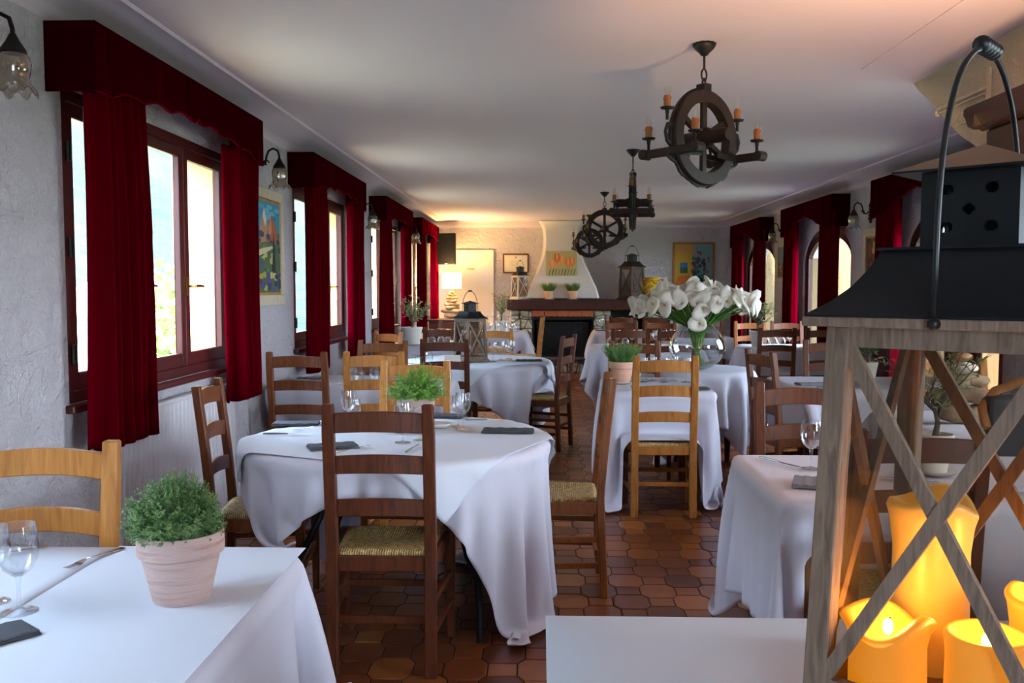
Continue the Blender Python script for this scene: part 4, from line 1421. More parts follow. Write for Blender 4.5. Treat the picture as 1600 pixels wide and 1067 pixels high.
# pictures on the right wall (u runs towards the camera)
def rpic(label, y_far, z0, w, h, fw, mi, fmat='cream_frame'):
    return Picture('framed_painting', label, 'painting', (XR, y_far, z0), (0, -1, 0), (0, 0, 1), (-1, 0, 0), w, h, fw, .03, fmat, 'gilt_wood', mi, 'gilt_wood')
p = rpic('dark floral painting in a cream frame left of the big lantern roof', 9.24, 1.30, .72, .70, .075, .02)
p.poly([(0, 0), (1, 0), (1, 1), (0, 1)], (46, 30, 34))
for q in range(46): p.blob(rnd.random(), rnd.random(), .09, .08, rnd.choice([(150, 30, 36), (196, 150, 40), (60, 70, 40), (120, 60, 30), (190, 170, 120), (90, 26, 40), (210, 170, 60)]))
p.done()
p = rpic('small framed landscape between the two farthest arched windows', 12.56, 1.50, .50, .52, .05, .015)
p.poly([(0, 0), (1, 0), (1, .45), (0, .45)], (120, 90, 60)); p.poly([(0, .45), (1, .45), (1, 1), (0, 1)], (110, 130, 140))
for q in range(20): p.blob(rnd.random(), rnd.uniform(.1, .5), .1, .05, rnd.choice([(150, 110, 60), (90, 70, 50), (170, 130, 80), (70, 80, 70)]))
p.done()

# pictures on the far wall
def bpic(name, label, px, pz, w, h, fw, fd, fmat, back, mi=0, im='cream_frame', y=Y1, cat='painting'):
    return Picture(name, label, cat, (px, y, pz), (1, 0, 0), (0, 0, 1), (0, -1, 0), w, h, fw, fd, fmat, back, mi, im)
p = bpic('framed_painting', 'painting of red flowers in a green vase beside a yellow wall, above the lilies', 2.26, 1.44, .71, .75, .035, .03, 'honey_wood', 'paper')
p.poly([(0, 0), (.47, 0), (.47, 1), (0, 1)], (196, 156, 40)); p.poly([(.47, 0), (1, 0), (1, 1), (.47, 1)], (112, 158, 162))
for q in range(9): p.poly([(.02 + q * .05, .98), (.05 + q * .05, .98), (.2 + q * .05, .74), (.17 + q * .05, .74)], (208, 140, 96))
p.poly([(0, .0), (.47, .0), (.4, .22), (.1, .2)], (206, 110, 40))
p.poly([(.14, .28), (.34, .28), (.34, .54), (.14, .54)], (40, 90, 60)); p.poly([(.14, .42), (.34, .42), (.34, .54), (.14, .54)], (50, 120, 180))
p.poly([(.54, .0), (.78, .0), (.76, .16), (.68, .24), (.58, .18)], (20, 70, 60))
for q in range(26): p.blob(.64 + rnd.uniform(-.16, .16), .45 + rnd.uniform(-.24, .2), .05, .05, rnd.choice([(30, 100, 90), (40, 120, 110), (24, 80, 70)]))
for q in range(20):
    a = rnd.random() * 6.28; r = .10 + .16 * rnd.random(); p.blob(.66 + r * math.cos(a) * 1.05, .5 + r * math.sin(a) * 1.15, .028, .028, rnd.choice([(170, 24, 50), (190, 40, 70), (140, 16, 36)]))
p.blob(.62, .8, .03, .03, (160, 20, 40)); p.done()
p = bpic('framed_certificate', 'cream certificate in a thin brown frame left of the fireplace hood', -.64, 1.665, .44, .335, .022, .02, 'medium_wood', 'paper', cat='certificate')
for q, (w_, v_) in enumerate(((.12, .80), (.5, .62), (.6, .52), (.6, .45), (.4, .38))): p.poly([(.5 - w_ / 2, v_), (.5 + w_ / 2, v_), (.5 + w_ / 2, v_ + .012), (.5 - w_ / 2, v_ + .012)], (170, 160, 130))
p.blob(.5, .86, .04, .05, (150, 140, 110)); p.poly([(.05, .05), (.95, .05), (.95, .065), (.05, .065)], (190, 176, 140)); p.poly([(.05, .94), (.95, .94), (.95, .955), (.05, .955)], (190, 176, 140)); p.done()

# white flush door with a small brass plate at the far left
w = bpy.data.objects.new('door_1', None); COL.objects.link(w); w['kind'] = 'structure'
MB().box(-1.68, -.86, Y1 - .03, Y1, 0, 2.0).build('panel', 'white_paint', w, bevel=.004)
m = MB(); m.box(-1.74, -1.68, Y1 - .045, Y1, 0, 2.06); m.box(-.86, -.80, Y1 - .045, Y1, 0, 2.06); m.box(-1.68, -.86, Y1 - .045, Y1, 2.0, 2.06)
m.build('casing', 'white_paint', w)
MB().box(-1.27, -1.13, Y1 - .04, Y1 - .031, 1.725, 1.75).build('plate', 'brass', w)

# television / loudspeaker box in the far left corner
t_ = thing('television', 'black wall-mounted television box in the far left corner above the table lamp', 'television', (-1.63, 14.9, 1.80), math.radians(-6))
MB().box(-.10, .22, 0, .09, 0, .52).build('casing', 'plastic_black', t_, bevel=.006)
MB().box(-.085, .205, -.004, .001, .03, .505).build('screen', 'plastic_black', t_)
MB().box(.05, .10, -.006, -.001, .01, .018).build('badge', 'steel', t_)
m = MB(); m.box(-.2, .05, .09, .12, .2, .3); m.build('bracket', 'iron', t_)

# sideboard and driftwood lamp in the far left corner
sb = thing('sideboard', 'dark wooden sideboard under the lit driftwood lamp', 'sideboard', (-1.42, 14.85, .002), 0)
MB().box(-.4, .4, -.25, .22, .08, .86).build('carcass', 'beam_wood', sb, bevel=.004)
MB().box(-.43, .43, -.28, .24, .86, .90).build('top', 'beam_wood', sb, bevel=.006)
for s in (-1, 1):
    d = MB().box(min(.01 * s, .38 * s), max(.01 * s, .38 * s), -.268, -.25, .12, .82).build('door', 'beam_wood', sb, bevel=.006)
    m = MB(); m.sphere((s * .05, -.28, .5), .013); m.build('knob', 'brass', d, smooth=True)
for sx in (-1, 1):
    for sy in (-.22, .19): MB().box(sx * .36 - .025, sx * .36 + .025, sy - .025, sy + .025, 0, .08).build('foot', 'beam_wood', sb)
def logs(root, spec, mat_cycle):
    for i, (z, L, r, a, dx, kind) in enumerate(spec):
        m = MB()
        if kind == 'log':
            d = Vector((math.cos(a), math.sin(a), 0)); c = Vector((dx, 0, z)); n = 9; rr = random.Random(i * 3 + 1)
            m.tube([c + d * (L * (k / (n - 1) - .5)) + Vector((0, 0, .006 * math.sin(k * 1.3 + i))) for k in range(n)], [r * (.55 if k in (0, n - 1) else .9 + .2 * rr.random()) for k in range(n)], 9)
            m.build('driftwood_log', 'driftwood', root, smooth=True)
        else:
            m.sphere((dx, 0, z), 1, 18, 10, (L / 2, L * .4, r), Matrix.Rotation(a, 3, 'Z'))
            m.build('stone', mat_cycle[i % len(mat_cycle)], root, smooth=True)
lp = thing('table_lamp', 'lit table lamp on a stack of driftwood in the far left corner', 'lamp', (-1.46, 14.8, .902), 0)
logs(lp, [(.05, .30, .045, .1, .02, 'log'), (.125, .34, .035, -.3, -.02, 'log'), (.185, .24, .035, .5, .01, 'log'), (.24, .26, .030, .2, .0, 'log'), (.295, .18, .028, -.4, 0, 'log'), (.345, .20, .022, .2, 0, 'log'),
          (.40, .14, .022, .5, 0, 'log'), (.44, .10, .02, 0, 0, 'stone')], ['stone_tan'])
m = MB(); m.tube([(0, 0, .0), (0, 0, .62)], .006, 6); m.build('rod', 'brass', lp)
m = MB(); h0, h1 = .50, .76
for (x0, x1, y0, y1) in ((-.15, .15, -.12, -.117), (-.15, .15, .117, .12), (-.15, -.147, -.117, .117), (.147, .15, -.117, .117)): m.box(x0, x1, y0, y1, h0, h1)
m.build('lamp_shade', 'lit_shade', lp)
m = MB(); m.sphere((0, 0, .64), .03); m.build('bulb', 'flame_bulb', lp, smooth=True)
add_light('table_lamp_light', 'POINT', (-1.46, 14.8, 1.60), 26, (1.0, .60, .22), shadow_soft_size=.09)
add_light('table_lamp_side_light', 'POINT', (-1.46, 14.62, 1.54), 14, (1.0, .58, .22), shadow_soft_size=.1)

# ================================================================== FIREPLACE
YF = 14.85
# plastered hood: profile in x/z, swelling out at the top
def hood():
    # (z, x_left, x_right, depth)
    lv = [(1.245, -.25, 1.0, .56), (1.40, -.20, .96, .54), (1.6, -.11, .87, .50), (1.8, -.03, .78, .45), (1.95, .02, .72, .40), (2.1, .045, .68, .36), (2.25, .05, .66, .33), (2.38, .045, .665, .32), (2.47, .02, .69, .34), (2.53, -.04, .75, .39)]
    vs = []; fs = []
    for z, a, b, d in lv:
        vs += [(a, Y1 - .001, z), (a + .02, Y1 - d + .03, z), (a + .05, Y1 - d, z), (b - .05, Y1 - d, z), (b - .02, Y1 - d + .03, z), (b, Y1 - .001, z)]
    n = 6
    for i in range(len(lv) - 1):
        for k in range(n): fs.append((i * n + k, i * n + (k + 1) % n, (i + 1) * n + (k + 1) % n, (i + 1) * n + k))
    fs.append(tuple(range(n))); fs.append(tuple((len(lv) - 1) * n + k for k in range(n - 1, -1, -1)))
    o = MB().add(vs, fs).build('fireplace_hood', 'plaster_hood', smooth='auto')
    tag(o, 'white plastered fireplace hood narrowing towards the ceiling', 'chimney hood')
    return o
hood()
fp = thing('fireplace', 'stone and brick fireplace with a dark firebox at the end of the room', 'fireplace', (0, 0, 0.002), 0)
t = NT('field_stone')
vo = t.coords((1, 1, 1))
vr = t.add('TexVoronoi', feature='DISTANCE_TO_EDGE'); vr.inputs['Scale'].default_value = 5.5; t.link(vo, vr.inputs['Vector'])
vc = t.add('TexVoronoi'); vc.inputs['Scale'].default_value = 5.5; t.link(vo, vc.inputs['Vector'])
n = t.noise(vo, 16, 5, .6)
cc = t.ramp(n, [(.3, lin(120, 112, 92)), (.55, lin(178, 170, 146)), (.75, lin(206, 200, 184))])
mk = t.ramp(vr.outputs['Distance'], [(.02, (.18, .16, .13, 1)), (.06, (1, 1, 1, 1))])
ml = t.n.new('ShaderNodeMix'); ml.data_type = 'RGBA'; ml.blend_type = 'MULTIPLY'; ml.inputs[0].default_value = 1
t.link(cc, ml.inputs[6]); t.link(mk, ml.inputs[7])
b = t.bsdf(Roughness=.9); t.link(ml.outputs[2], b.inputs['Base Color']); t.bump(t.math('ADD', t.math('MINIMUM', vr.outputs['Distance'], .12), t.math('MULTIPLY', n, .15)), b, .8, .06)
M['field_stone'] = t.m
flat('brick_orange', (190, 104, 64), .85); flat('soot', (22, 20, 20), .9); flat('grey_slab', (74, 74, 78), .7)
def stones(mb, x0, x1, y0, z0, z1, y1):
    """rough stone blocks stacked in courses"""
    rr = random.Random(int(x0 * 100) + 7)
    z = z0
    while z < z1 - .02:
        h = min(rr.uniform(.12, .19), z1 - z); x = x0
        while x < x1 - .02:
            w_ = rr.uniform(.13, .24)
            if x1 - x - w_ < .09: w_ = x1 - x
            dy = rr.uniform(0, .03)
            mb.box(x + .004, x + w_ - .004, y0 + dy, y1, z + .004, z + h - .004)
            x += w_
        z += h
m = MB(); stones(m, -.50, -.13, YF, 0, 1.04, Y1 - .01); o = m.build('stone_pier', 'field_stone', fp, bevel=.02, seg=2)
m = MB(); stones(m, .88, 1.17, YF, 0, 1.04, Y1 - .01); m.build('stone_pier', 'field_stone', fp, bevel=.02, seg=2)
m = MB(); stones(m, 1.76, 2.02, YF + .02, 0, 1.04, Y1 - .01); m.build('stone_pier', 'field_stone', fp, bevel=.02, seg=2)
m = MB(); stones(m, -.13, .88, YF, 0, .22, Y1 - .01); m.build('hearth', 'field_stone', fp, bevel=.015, seg=2)
MB().box(-.13, .9, YF - .06, Y1 - .01, .222, .26).build('hearth_slab', 'grey_slab', fp, bevel=.005)
m = MB()
for q in range(5): m.box(-.128 + q * .202, -.128 + q * .202 + .197, YF + .0, YF + .2, .93, 1.04)
m.build('brick_lintel', 'brick_orange', fp, bevel=.005)
m = MB(); m.box(-.13, .88, YF + .45, YF + .5, .26, .93); m.box(-.13, -.10, YF + .05, YF + .5, .26, .93); m.box(.85, .88, YF + .05, YF + .5, .26, .93); m.box(-.13, .88, YF + .2, YF + .5, .93, 1.0)
m.build('firebox', 'soot', fp)
m = MB(); m.box(1.17, 1.76, YF + .3, Y1 - .01, 0, 1.04); m.build('niche_back', 'soot', fp)
MB().box(1.17, 1.76, YF + .02, YF + .3, .0, .5).build('niche_shelf', 'field_stone', fp, bevel=.01)
m = MB(); m.box(-.12, .87, YF - .02, YF + .02, .885, .925); m.tube([(-.13 + .045 * k, YF - .025, .925 + .008 * (k % 2)) for k in range(23)], .012, 6)
m.build('hood_rail', 'iron', fp)
MB().box(-.55, 2.10, YF - .14, Y1 - .01, 1.045, 1.22).build('mantel_beam', 'beam_wood', fp, bevel=.012, label='thick dark wooden mantel beam')
fs_ = thing('fire_screen', 'black iron fire screen standing in the firebox opening', 'fire screen', (.375, YF + .12, .264), 0)
m = MB()
for q in range(-4, 5): m.box(q * .105 - .004, q * .105 + .004, -.004, .004, .0, .58)
m.box(-.44, .44, -.006, .006, .0, .02); m.box(-.44, .44, -.006, .006, .56, .58)
m.bar((-.43, -.008, .02), (.43, -.008, .56), .01, .02); m.bar((-.43, -.008, .56), (.43, -.008, .02), .01, .02)
m.build('grille', 'iron', fs_)
MB().box(-.43, .43, .008, .014, .02, .56).build('mesh_panel', 'black_metal', fs_)
# tulip canvas hung on the hood
yt = Y1 - .50
p = bpic('canvas_print', 'square canvas of orange tulips on the fireplace hood', .095, 1.615, .51, .41, 0, .03, 'paper', 'paper', y=yt - .004, cat='painting')
p.poly([(0, 0), (1, 0), (1, 1), (0, 1)], (190, 176, 120)); 
for (u, v) in ((.2, .45), (.42, .55), (.52, .62), (.72, .5), (.85, .55), (.36, .7)):
    c1 = rnd.choice([(226, 130, 60), (236, 150, 80), (214, 112, 44)])
    p.poly([(u - .11, v + .1), (u - .09, v - .08), (u, v - .2), (u + .09, v - .08), (u + .11, v + .1), (u + .05, v + .22), (u, v + .14), (u - .06, v + .22)], c1)
    p.poly([(u - .03, v + .1), (u, v - .16), (u + .04, v + .1), (u, v + .2)], (240, 176, 110))
for q in range(9):
    u = .08 + q * .1; p.poly([(u, 0), (u + .03, 0), (u + .1, .3), (u + .04, .24)], rnd.choice([(110, 124, 60), (90, 96, 50), (130, 134, 80)]))
p.done()

# ================================================================== LANTERNS
def make_lantern(label, loc, rot, k=1.0, wood_m='grey_wood', gm='lantern_glass', door=True):
    """square lantern, base at local z=0, 0.61 m of body for k=1"""
    root = thing('lantern', label, 'lantern', loc, rot)
    T = lambda *a: tuple(x * k for x in a)
    hb, ht = .182, .163       # half widths of the body at the bottom and the top
    zb, zt = .035, .60
    def hwz(z): return hb + (ht - hb) * (z - zb) / (zt - zb)
    pw = .034
    m = MB(); B = .205
    m.box(-B * k, B * k, -B * k, B * k, 0, .020 * k); m.box(-(B - .012) * k, (B - .012) * k, -(B - .012) * k, (B - .012) * k, .020 * k, .035 * k)
    m.build('base', wood_m, root, bevel=.003 * k)
    for sx in (-1, 1):
        for sy in (-1, 1):
            m = MB(); vs = []
            for z in (zb, zt):
                h = hwz(z)
                xs = sorted((sx * h, sx * (h - pw))); ys = sorted((sy * h, sy * (h - pw)))
                vs += [T(xs[0], ys[0], z), T(xs[1], ys[0], z), T(xs[1], ys[1], z), T(xs[0], ys[1], z)]
            m.add(vs, [(3, 2, 1, 0), (4, 5, 6, 7), (0, 1, 5, 4), (1, 2, 6, 5), (2, 3, 7, 6), (3, 0, 4, 7)])
            m.build('post', wood_m, root, bevel=.002 * k)
    for q in range(4):
        R = Matrix.Rotation(q * PI / 2, 4, 'Z')
        def Q(x, y, z): return tuple(R @ Vector((x * k, y * k, z * k)))
        def rail(z0, z1, t=.022):
            m = MB(); h0, h1 = hwz(z0), hwz(z1); i = pw
            vs = [Q(-h0 + i, -h0 + .004, z0), Q(h0 - i, -h0 + .004, z0), Q(h0 - i, -h0 + t, z0), Q(-h0 + i, -h0 + t, z0),
                  Q(-h1 + i, -h1 + .004, z1), Q(h1 - i, -h1 + .004, z1), Q(h1 - i, -h1 + t, z1), Q(-h1 + i, -h1 + t, z1)]
            m.add(vs, [(3, 2, 1, 0), (4, 5, 6, 7), (0, 1, 5, 4), (1, 2, 6, 5), (2, 3, 7, 6), (3, 0, 4, 7)])
            m.build('rail', wood_m, root)
        za, zc = zb + .036, zt - .030
        rail(zb, za); rail(zc, zt)
        # crossing bars
        for s in (-1, 1):
            m = MB()
            a = (s * (hwz(za) - pw + .004), -hwz(za) + .010 + (.003 if s > 0 else -.001), za); b_ = (-s * (hwz(zc) - pw + .004), -hwz(zc) + .010 + (.003 if s > 0 else -.001), zc)
            m.bar(Q(*a), Q(*b_), .020 * k, .011 * k, up=tuple(R @ Vector((0, 1, 0))))
            m.build('cross_bar', wood_m, root)
        m = MB()
        g0, g1 = hwz(za), hwz(zc); w0, w1 = g0 - pw, g1 - pw
        vs = [Q(-w0, -g0 + .024, za - .004), Q(w0, -g0 + .024, za - .004), Q(w1, -g1 + .024, zc + .004), Q(-w1, -g1 + .024, zc + .004),
              Q(-w0, -g0 + .026, za - .004), Q(w0, -g0 + .026, za - .004), Q(w1, -g1 + .026, zc + .004), Q(-w1, -g1 + .026, zc + .004)]
        m.add(vs, [(0, 1, 2, 3), (7, 6, 5, 4), (0, 4, 5, 1), (1, 5, 6, 2), (2, 6, 7, 3), (3, 7, 4, 0)])
        m.build('glass_pane', gm, root)
    if door:
        m = MB(); h = hwz(.3)
        m.box((h - .001) * k, (h + .012) * k, -.012 * k - (h - .02) * k, .012 * k - (h - .02) * k, .29 * k, .33 * k); m.build('latch', 'iron', root)
    # wooden cap ledge
    MB().box(-.190 * k, .190 * k, -.190 * k, .190 * k, zt * k, (zt + .014) * k).build('cap_ledge', wood_m, root, bevel=.002 * k)
    # black metal roof: flared skirt, thin plate, chimney box with holes, little roof
    z0 = zt + .014
    m = MB(); prof = [(.186, z0), (.186, z0 + .004), (.160, z0 + .022), (.138, z0 + .044), (.120, z0 + .070), (.106, z0 + .098)]
    vs = []
    for h, z in prof: vs += [T(-h, -h, z), T(h, -h, z), T(h, h, z), T(-h, h, z)]
    fs = []
    for i in range(len(prof) - 1):
        for q in range(4): fs.append((i * 4 + q, i * 4 + (q + 1) % 4, i * 4 + 4 + (q + 1) % 4, i * 4 + 4 + q))
    fs += [(3, 2, 1, 0), tuple((len(prof) - 1) * 4 + q for q in range(4))]
    m.add(vs, fs).build('roof_skirt', 'black_metal', root, smooth='auto')
    z1 = z0 + .098
    MB().box(-.112 * k, .112 * k, -.112 * k, .112 * k, z1 * k, (z1 + .004) * k).build('roof_plate', 'black_metal', root)
    z2 = z1 + .004; H = .108; hh = .066
    # chimney walls with five round holes each
    for q in range(4):
        R = Matrix.Rotation(q * PI / 2, 4, 'Z')
        m = MB()
        holes = [(-.030, .028), (.030, .028), (0, .054), (-.030, .082), (.030, .082)]
        bmh = bmesh.new()
        N = 26
        # front sheet as a fine grid, faces inside the holes left out
        nxh, nzh = 44, 36
        for (off) in (0.0, .003):
            vs = []; fs = []
            for j in range(nzh + 1):
                for i in range(nxh + 1):
                    vs.append(tuple(R @ (Vector((-hh + 2 * hh * i / nxh, -hh + off, z2 + H * j / nzh)) * k)))
            for j in range(nzh):
                for i in range(nxh):
                    x = -hh + 2 * hh * (i + .5) / nxh; z = H * (j + .5) / nzh
                    if any((x - a) ** 2 + (z - b_) ** 2 < .0085 ** 2 for a, b_ in holes): continue
                    fs.append((j * (nxh + 1) + i, j * (nxh + 1) + i + 1, (j + 1) * (nxh + 1) + i + 1, (j + 1) * (nxh + 1) + i))
            m.add(vs, fs)
        bmh.free()
        m.build('chimney_side', 'black_metal', root, fix=False)
    z3 = z2 + H
    m = MB(); e = .098
    m.add([T(-e, -e, z3), T(e, -e, z3), T(e, e, z3), T(-e, e, z3), T(-e, -e, z3 + .003), T(e, -e, z3 + .003), T(e, e, z3 + .003), T(-e, e, z3 + .003), T(0, 0, z3 + .045)],
          [(3, 2, 1, 0), (0, 1, 5, 4), (1, 2, 6, 5), (2, 3, 7, 6), (3, 0, 4, 7), (4, 5, 8), (5, 6, 8), (6, 7, 8), (7, 4, 8)])
    m.build('chimney_roof', 'black_metal', root)
    # bail handle from the middle of the front to the middle of the back
    ztop = z3 + .185
    pts = []
    for i in range(37):
        a = PI * i / 36
        y = -.194 * math.cos(a) * (1 - .0 * math.sin(a)); z = z0 - .004 + (ztop - z0) * (math.sin(a) ** .62)
        y *= (1 - .28 * math.sin(a) ** 2 * 0)
        pts.append(T(0, y, z))
    m = MB(); m.tube(pts, .0042 * k, 8)
    m.sphere(T(0, -.194, z0 - .006), .009 * k, 10, 8); m.sphere(T(0, .194, z0 - .006), .009 * k, 10, 8)
    m.build('handle', 'black_paint', root, smooth=True)
    m = MB(); c = 18
    gp = [Vector(pts[i]) for i in range(c - 2, c + 3)]
    a, b_ = Vector(T(0, -.036, ztop - .001)), Vector(T(0, .036, ztop - .001))
    pp = [a + (b_ - a) * (i / 30) for i in range(31)]
    m.tube(pp, [(.0105 + .0028 * abs(math.sin(i / 30 * PI * 5))) * k for i in range(31)], 12)
    m.build('grip', 'black_paint', root, smooth=True)
    return root
A_ = math.radians(-42)
LC = Vector((.657, 1.361, 0))
make_lantern('big weathered wooden lantern with black roof and lit candles in the right foreground', (LC.x, LC.y, TZ + .0018), A_)
make_lantern('medium wooden lantern with blue-black roof on the round table', (-.625, 7.98, TZ2 + .004), math.radians(40), .62)
make_lantern('small whitish wooden lantern on the left end of the mantel', (-.335, 15.0, 1.223), math.radians(33), .64, 'pale_wood')
make_lantern('large dark wooden lantern on the right half of the mantel', (1.53, 15.06, 1.223), math.radians(38), .88, 'grey_wood_dark')

def candle(a, b_, r, h, label, mat='lit_wax', melt=0, seed=0, light=True):
    """candle standing inside the big lantern, a/b_ in the lantern's own axes"""
    d = Vector((math.cos(A_), math.sin(A_), 0)); s = Vector((-math.sin(A_), math.cos(A_), 0))
    p = LC + d * a + s * b_; z = TZ + .0018 + .0355
    root = thing('pillar_candle', label, 'candle', (p.x, p.y, z), 0, 'lit pillar candles')
    rr = random.Random(seed)
    ph = [rr.random() * 6 for _ in range(4)]
    def rim(a): return .5 + .5 * (math.sin(a * 2 + ph[0]) * .6 + math.sin(a * 3 + ph[1]) * .4)
    prof = [(0, 0), (r, 0), (r * 1.0, h * .3), (r * .98, h * .7), (r * (1.0 + .04 * melt), h * .90), (r * (1.02 + .10 * melt), h * .96), (r * (.97 + .07 * melt), h), (r * .86, h * .995), (r * .74, h - .016), (r * .45, h - .024), (0, h - .026)]
    def wob(q, z, a, i):
        if 4 <= i <= 8: return (q * (1 + melt * .10 * rim(a + .4)), z + melt * .030 * (rim(a) - .5))
        return (q, z)
    m = MB(); m.lathe(prof, 40, wob=wob); m.build('wax_body', mat, root, smooth=True)
    m = MB(); m.tube([(0, 0, h - .03), (.001, 0, h - .01), (.003, 0, h + .002)], .0018, 6); m.build('wick', 'soot', root)
    if light:
        m = MB(); m.sphere((0, 0, h - .012), .008, 10, 8, (1, 1, 1.6)); m.build('flame', 'flame_bulb', root, smooth=True)
    if light: add_light('candle_light', 'POINT', (p.x, p.y, z + h + .02), .28, (1, .5, .12), shadow_soft_size=.02)
candle(-.085, .075, .060, .276, 'tall pale yellow pillar candle with a flared melted rim in the big lantern', 'lit_wax_pale', 1.0, 2, False)
candle(-.090, -.088, .056, .118, 'short orange candle with a broken wavy rim at the left of the big lantern', 'lit_wax', 1.5, 5)
candle(.050, -.092, .055, .134, 'short round orange candle at the front right of the big lantern', 'lit_wax', .15, 6)
candle(.088, .070, .052, .155, 'orange pillar candle at the right edge of the photo in the big lantern', 'lit_wax', .8, 9)

# ================================================================== POTS AND PLANTS
def pot_mesh(root, mat, rt, h, kind='band'):
    """flower pot: top radius rt, height h"""
    rb = rt * .66
    if kind == 'band':
        prof = [(0, 0), (rb * .96, 0), (rb, h * .02), (rt * .90, h * .66), (rt * .985, h * .69), (rt * 1.0, h * .74), (rt * 1.0, h * .96), (rt * .985, h), (rt * .93, h), (rt * .91, h * .97), (rt * .88, h * .84), (0, h * .84)]
    else:
        prof = [(0, 0), (rb, 0), (rb * 1.02, h * .02), (rt * .97, h * .9), (rt, h * .92), (rt, h), (rt * .92, h), (rt * .88, h * .86), (0, h * .86)]
    m = MB(); m.lathe(prof, 48); m.build('pot', mat, root, smooth='auto')
    m = MB()
    vs = [(0, 0, h * .86)]; rr = random.Random(3)
    m.lathe([(rt * .86, h * .845), (rt * .7, h * .865), (rt * .4, h * .875), (0, h * .87)], 20, wob=lambda r, z, a, i: (r, z + rr.uniform(-.003, .003)))
    m.build('soil', 'soil', root)
def inner_liner(root, rt, h):
    m = MB(); m.lathe([(rt * .865, h * .80), (rt * .875, h * .985), (rt * .862, h * .99), (rt * .85, h * .80)], 40); m.build('liner', 'plastic_black', root, smooth='auto')
def saucer(root_or_none, label, x, y, z, r):
    m = MB(); m.lathe([(0, 0), (r * .8, 0), (r, .012), (r * .97, .013), (r * .78, .004), (0, .004)], 36)
    o = m.build('saucer', 'white_ceramic', smooth='auto'); o.location = (x, y, z)
    tag(o, label, 'saucer')
def thyme(root, rt, h, spread, height, n, leaf, mat, seed, loose=.12):
    """dense little dome of fine stems with tiny leaves"""
    rr = random.Random(seed); m = MB(); ms = MB()
    lumps = [(Vector((rr.gauss(0, 1), rr.gauss(0, 1), rr.uniform(.1, 1.2))).normalized(), rr.uniform(-.10, .16)) for _ in range(16)]
    for q in range(n):
        a = rr.random() * 2 * PI; cz = rr.random() ** .8
        el = math.asin(min(1, cz)) if rr.random() < .85 else rr.uniform(-.02, .3)
        d = Vector((math.cos(a) * math.cos(el), math.sin(a) * math.cos(el), math.sin(el)))
        r_ = 1.0
        for ld_, am in lumps:
            r_ += am * max(0, d.dot(ld_)) ** 8
        end = Vector((d.x * spread, d.y * spread, max(d.z, -.12) * height + .012)) * (r_ * rr.uniform(1 - loose * 2.2, 1 + loose))
        st = Vector((d.x * rt * .45, d.y * rt * .45, 0)); base = Vector((0, 0, h * .87))
        mid = st.lerp(end, .5) + Vector((0, 0, height * .16))
        N = 8; pts = []
        for i in range(N + 1):
            t_ = i / N
            pts.append(base + st * (1 - t_) ** 2 + mid * 2 * t_ * (1 - t_) + end * t_ ** 2)
        if q % 3 == 0: ms.tube(pts, .0006 + .0004 * rt / .09, 3, caps=False)
        for i in range(2, N + 1):
            p0, p1 = pts[i - 1], pts[i]
            for w_ in range(4):
                c = p0.lerp(p1, rr.random())
                b_ = rr.random() * 2 * PI
                o = (p1 - p0).normalized(); s1 = o.orthogonal().normalized(); s2 = o.cross(s1)
                ld = (s1 * math.cos(b_) + s2 * math.sin(b_) + o * .5).normalized(); lw = ld.cross(o + Vector((.01, .02, .03))).normalized()
                l = leaf * rr.uniform(.7, 1.2)
                m.add([c, c + ld * l * .5 + lw * l * .24, c + ld * l, c + ld * l * .5 - lw * l * .24], [(0, 1, 2, 3)])
    ms.build('stems', mat, root, fix=False)
    m.build('foliage', mat, root, fix=False)
def grass(root, rt, h, height, n, mat, seed, lean=.5):
    rr = random.Random(seed); m = MB()
    for q in range(n):
        a = rr.random() * 2 * PI; r0 = rt * .8 * math.sqrt(rr.random())
        c = Vector((r0 * math.cos(a), r0 * math.sin(a), h * .87))
        d = Vector((math.cos(a) * lean * r0 / rt + rr.gauss(0, .1), math.sin(a) * lean * r0 / rt + rr.gauss(0, .1), 1)).normalized()
        L = height * rr.uniform(.6, 1.0); w_ = rr.uniform(.0016, .0028) * rt / .09 * 1.2
        sd = d.cross(Vector((rr.random() - .5, rr.random() - .5, .2))).normalized()
        mid = c + d * L * .55; tip = c + d * L + Vector((math.cos(a), math.sin(a), 0)) * .012 * rr.random()
        m.add([c - sd * w_, c + sd * w_, mid + sd * w_ * .9, tip, mid - sd * w_ * .9], [(0, 1, 2, 3, 4)])
        # needle side leaves
        for i in range(5):
            t_ = .25 + .14 * i; e = c.lerp(tip, t_); s2 = (sd * rr.choice((-1, 1)) + d * .9).normalized()
            m.add([e, e + s2 * L * .13 + d * .001, e + s2 * L * .11 - d * .003], [(0, 1, 2)])
    m.build('foliage', mat, root, fix=False)
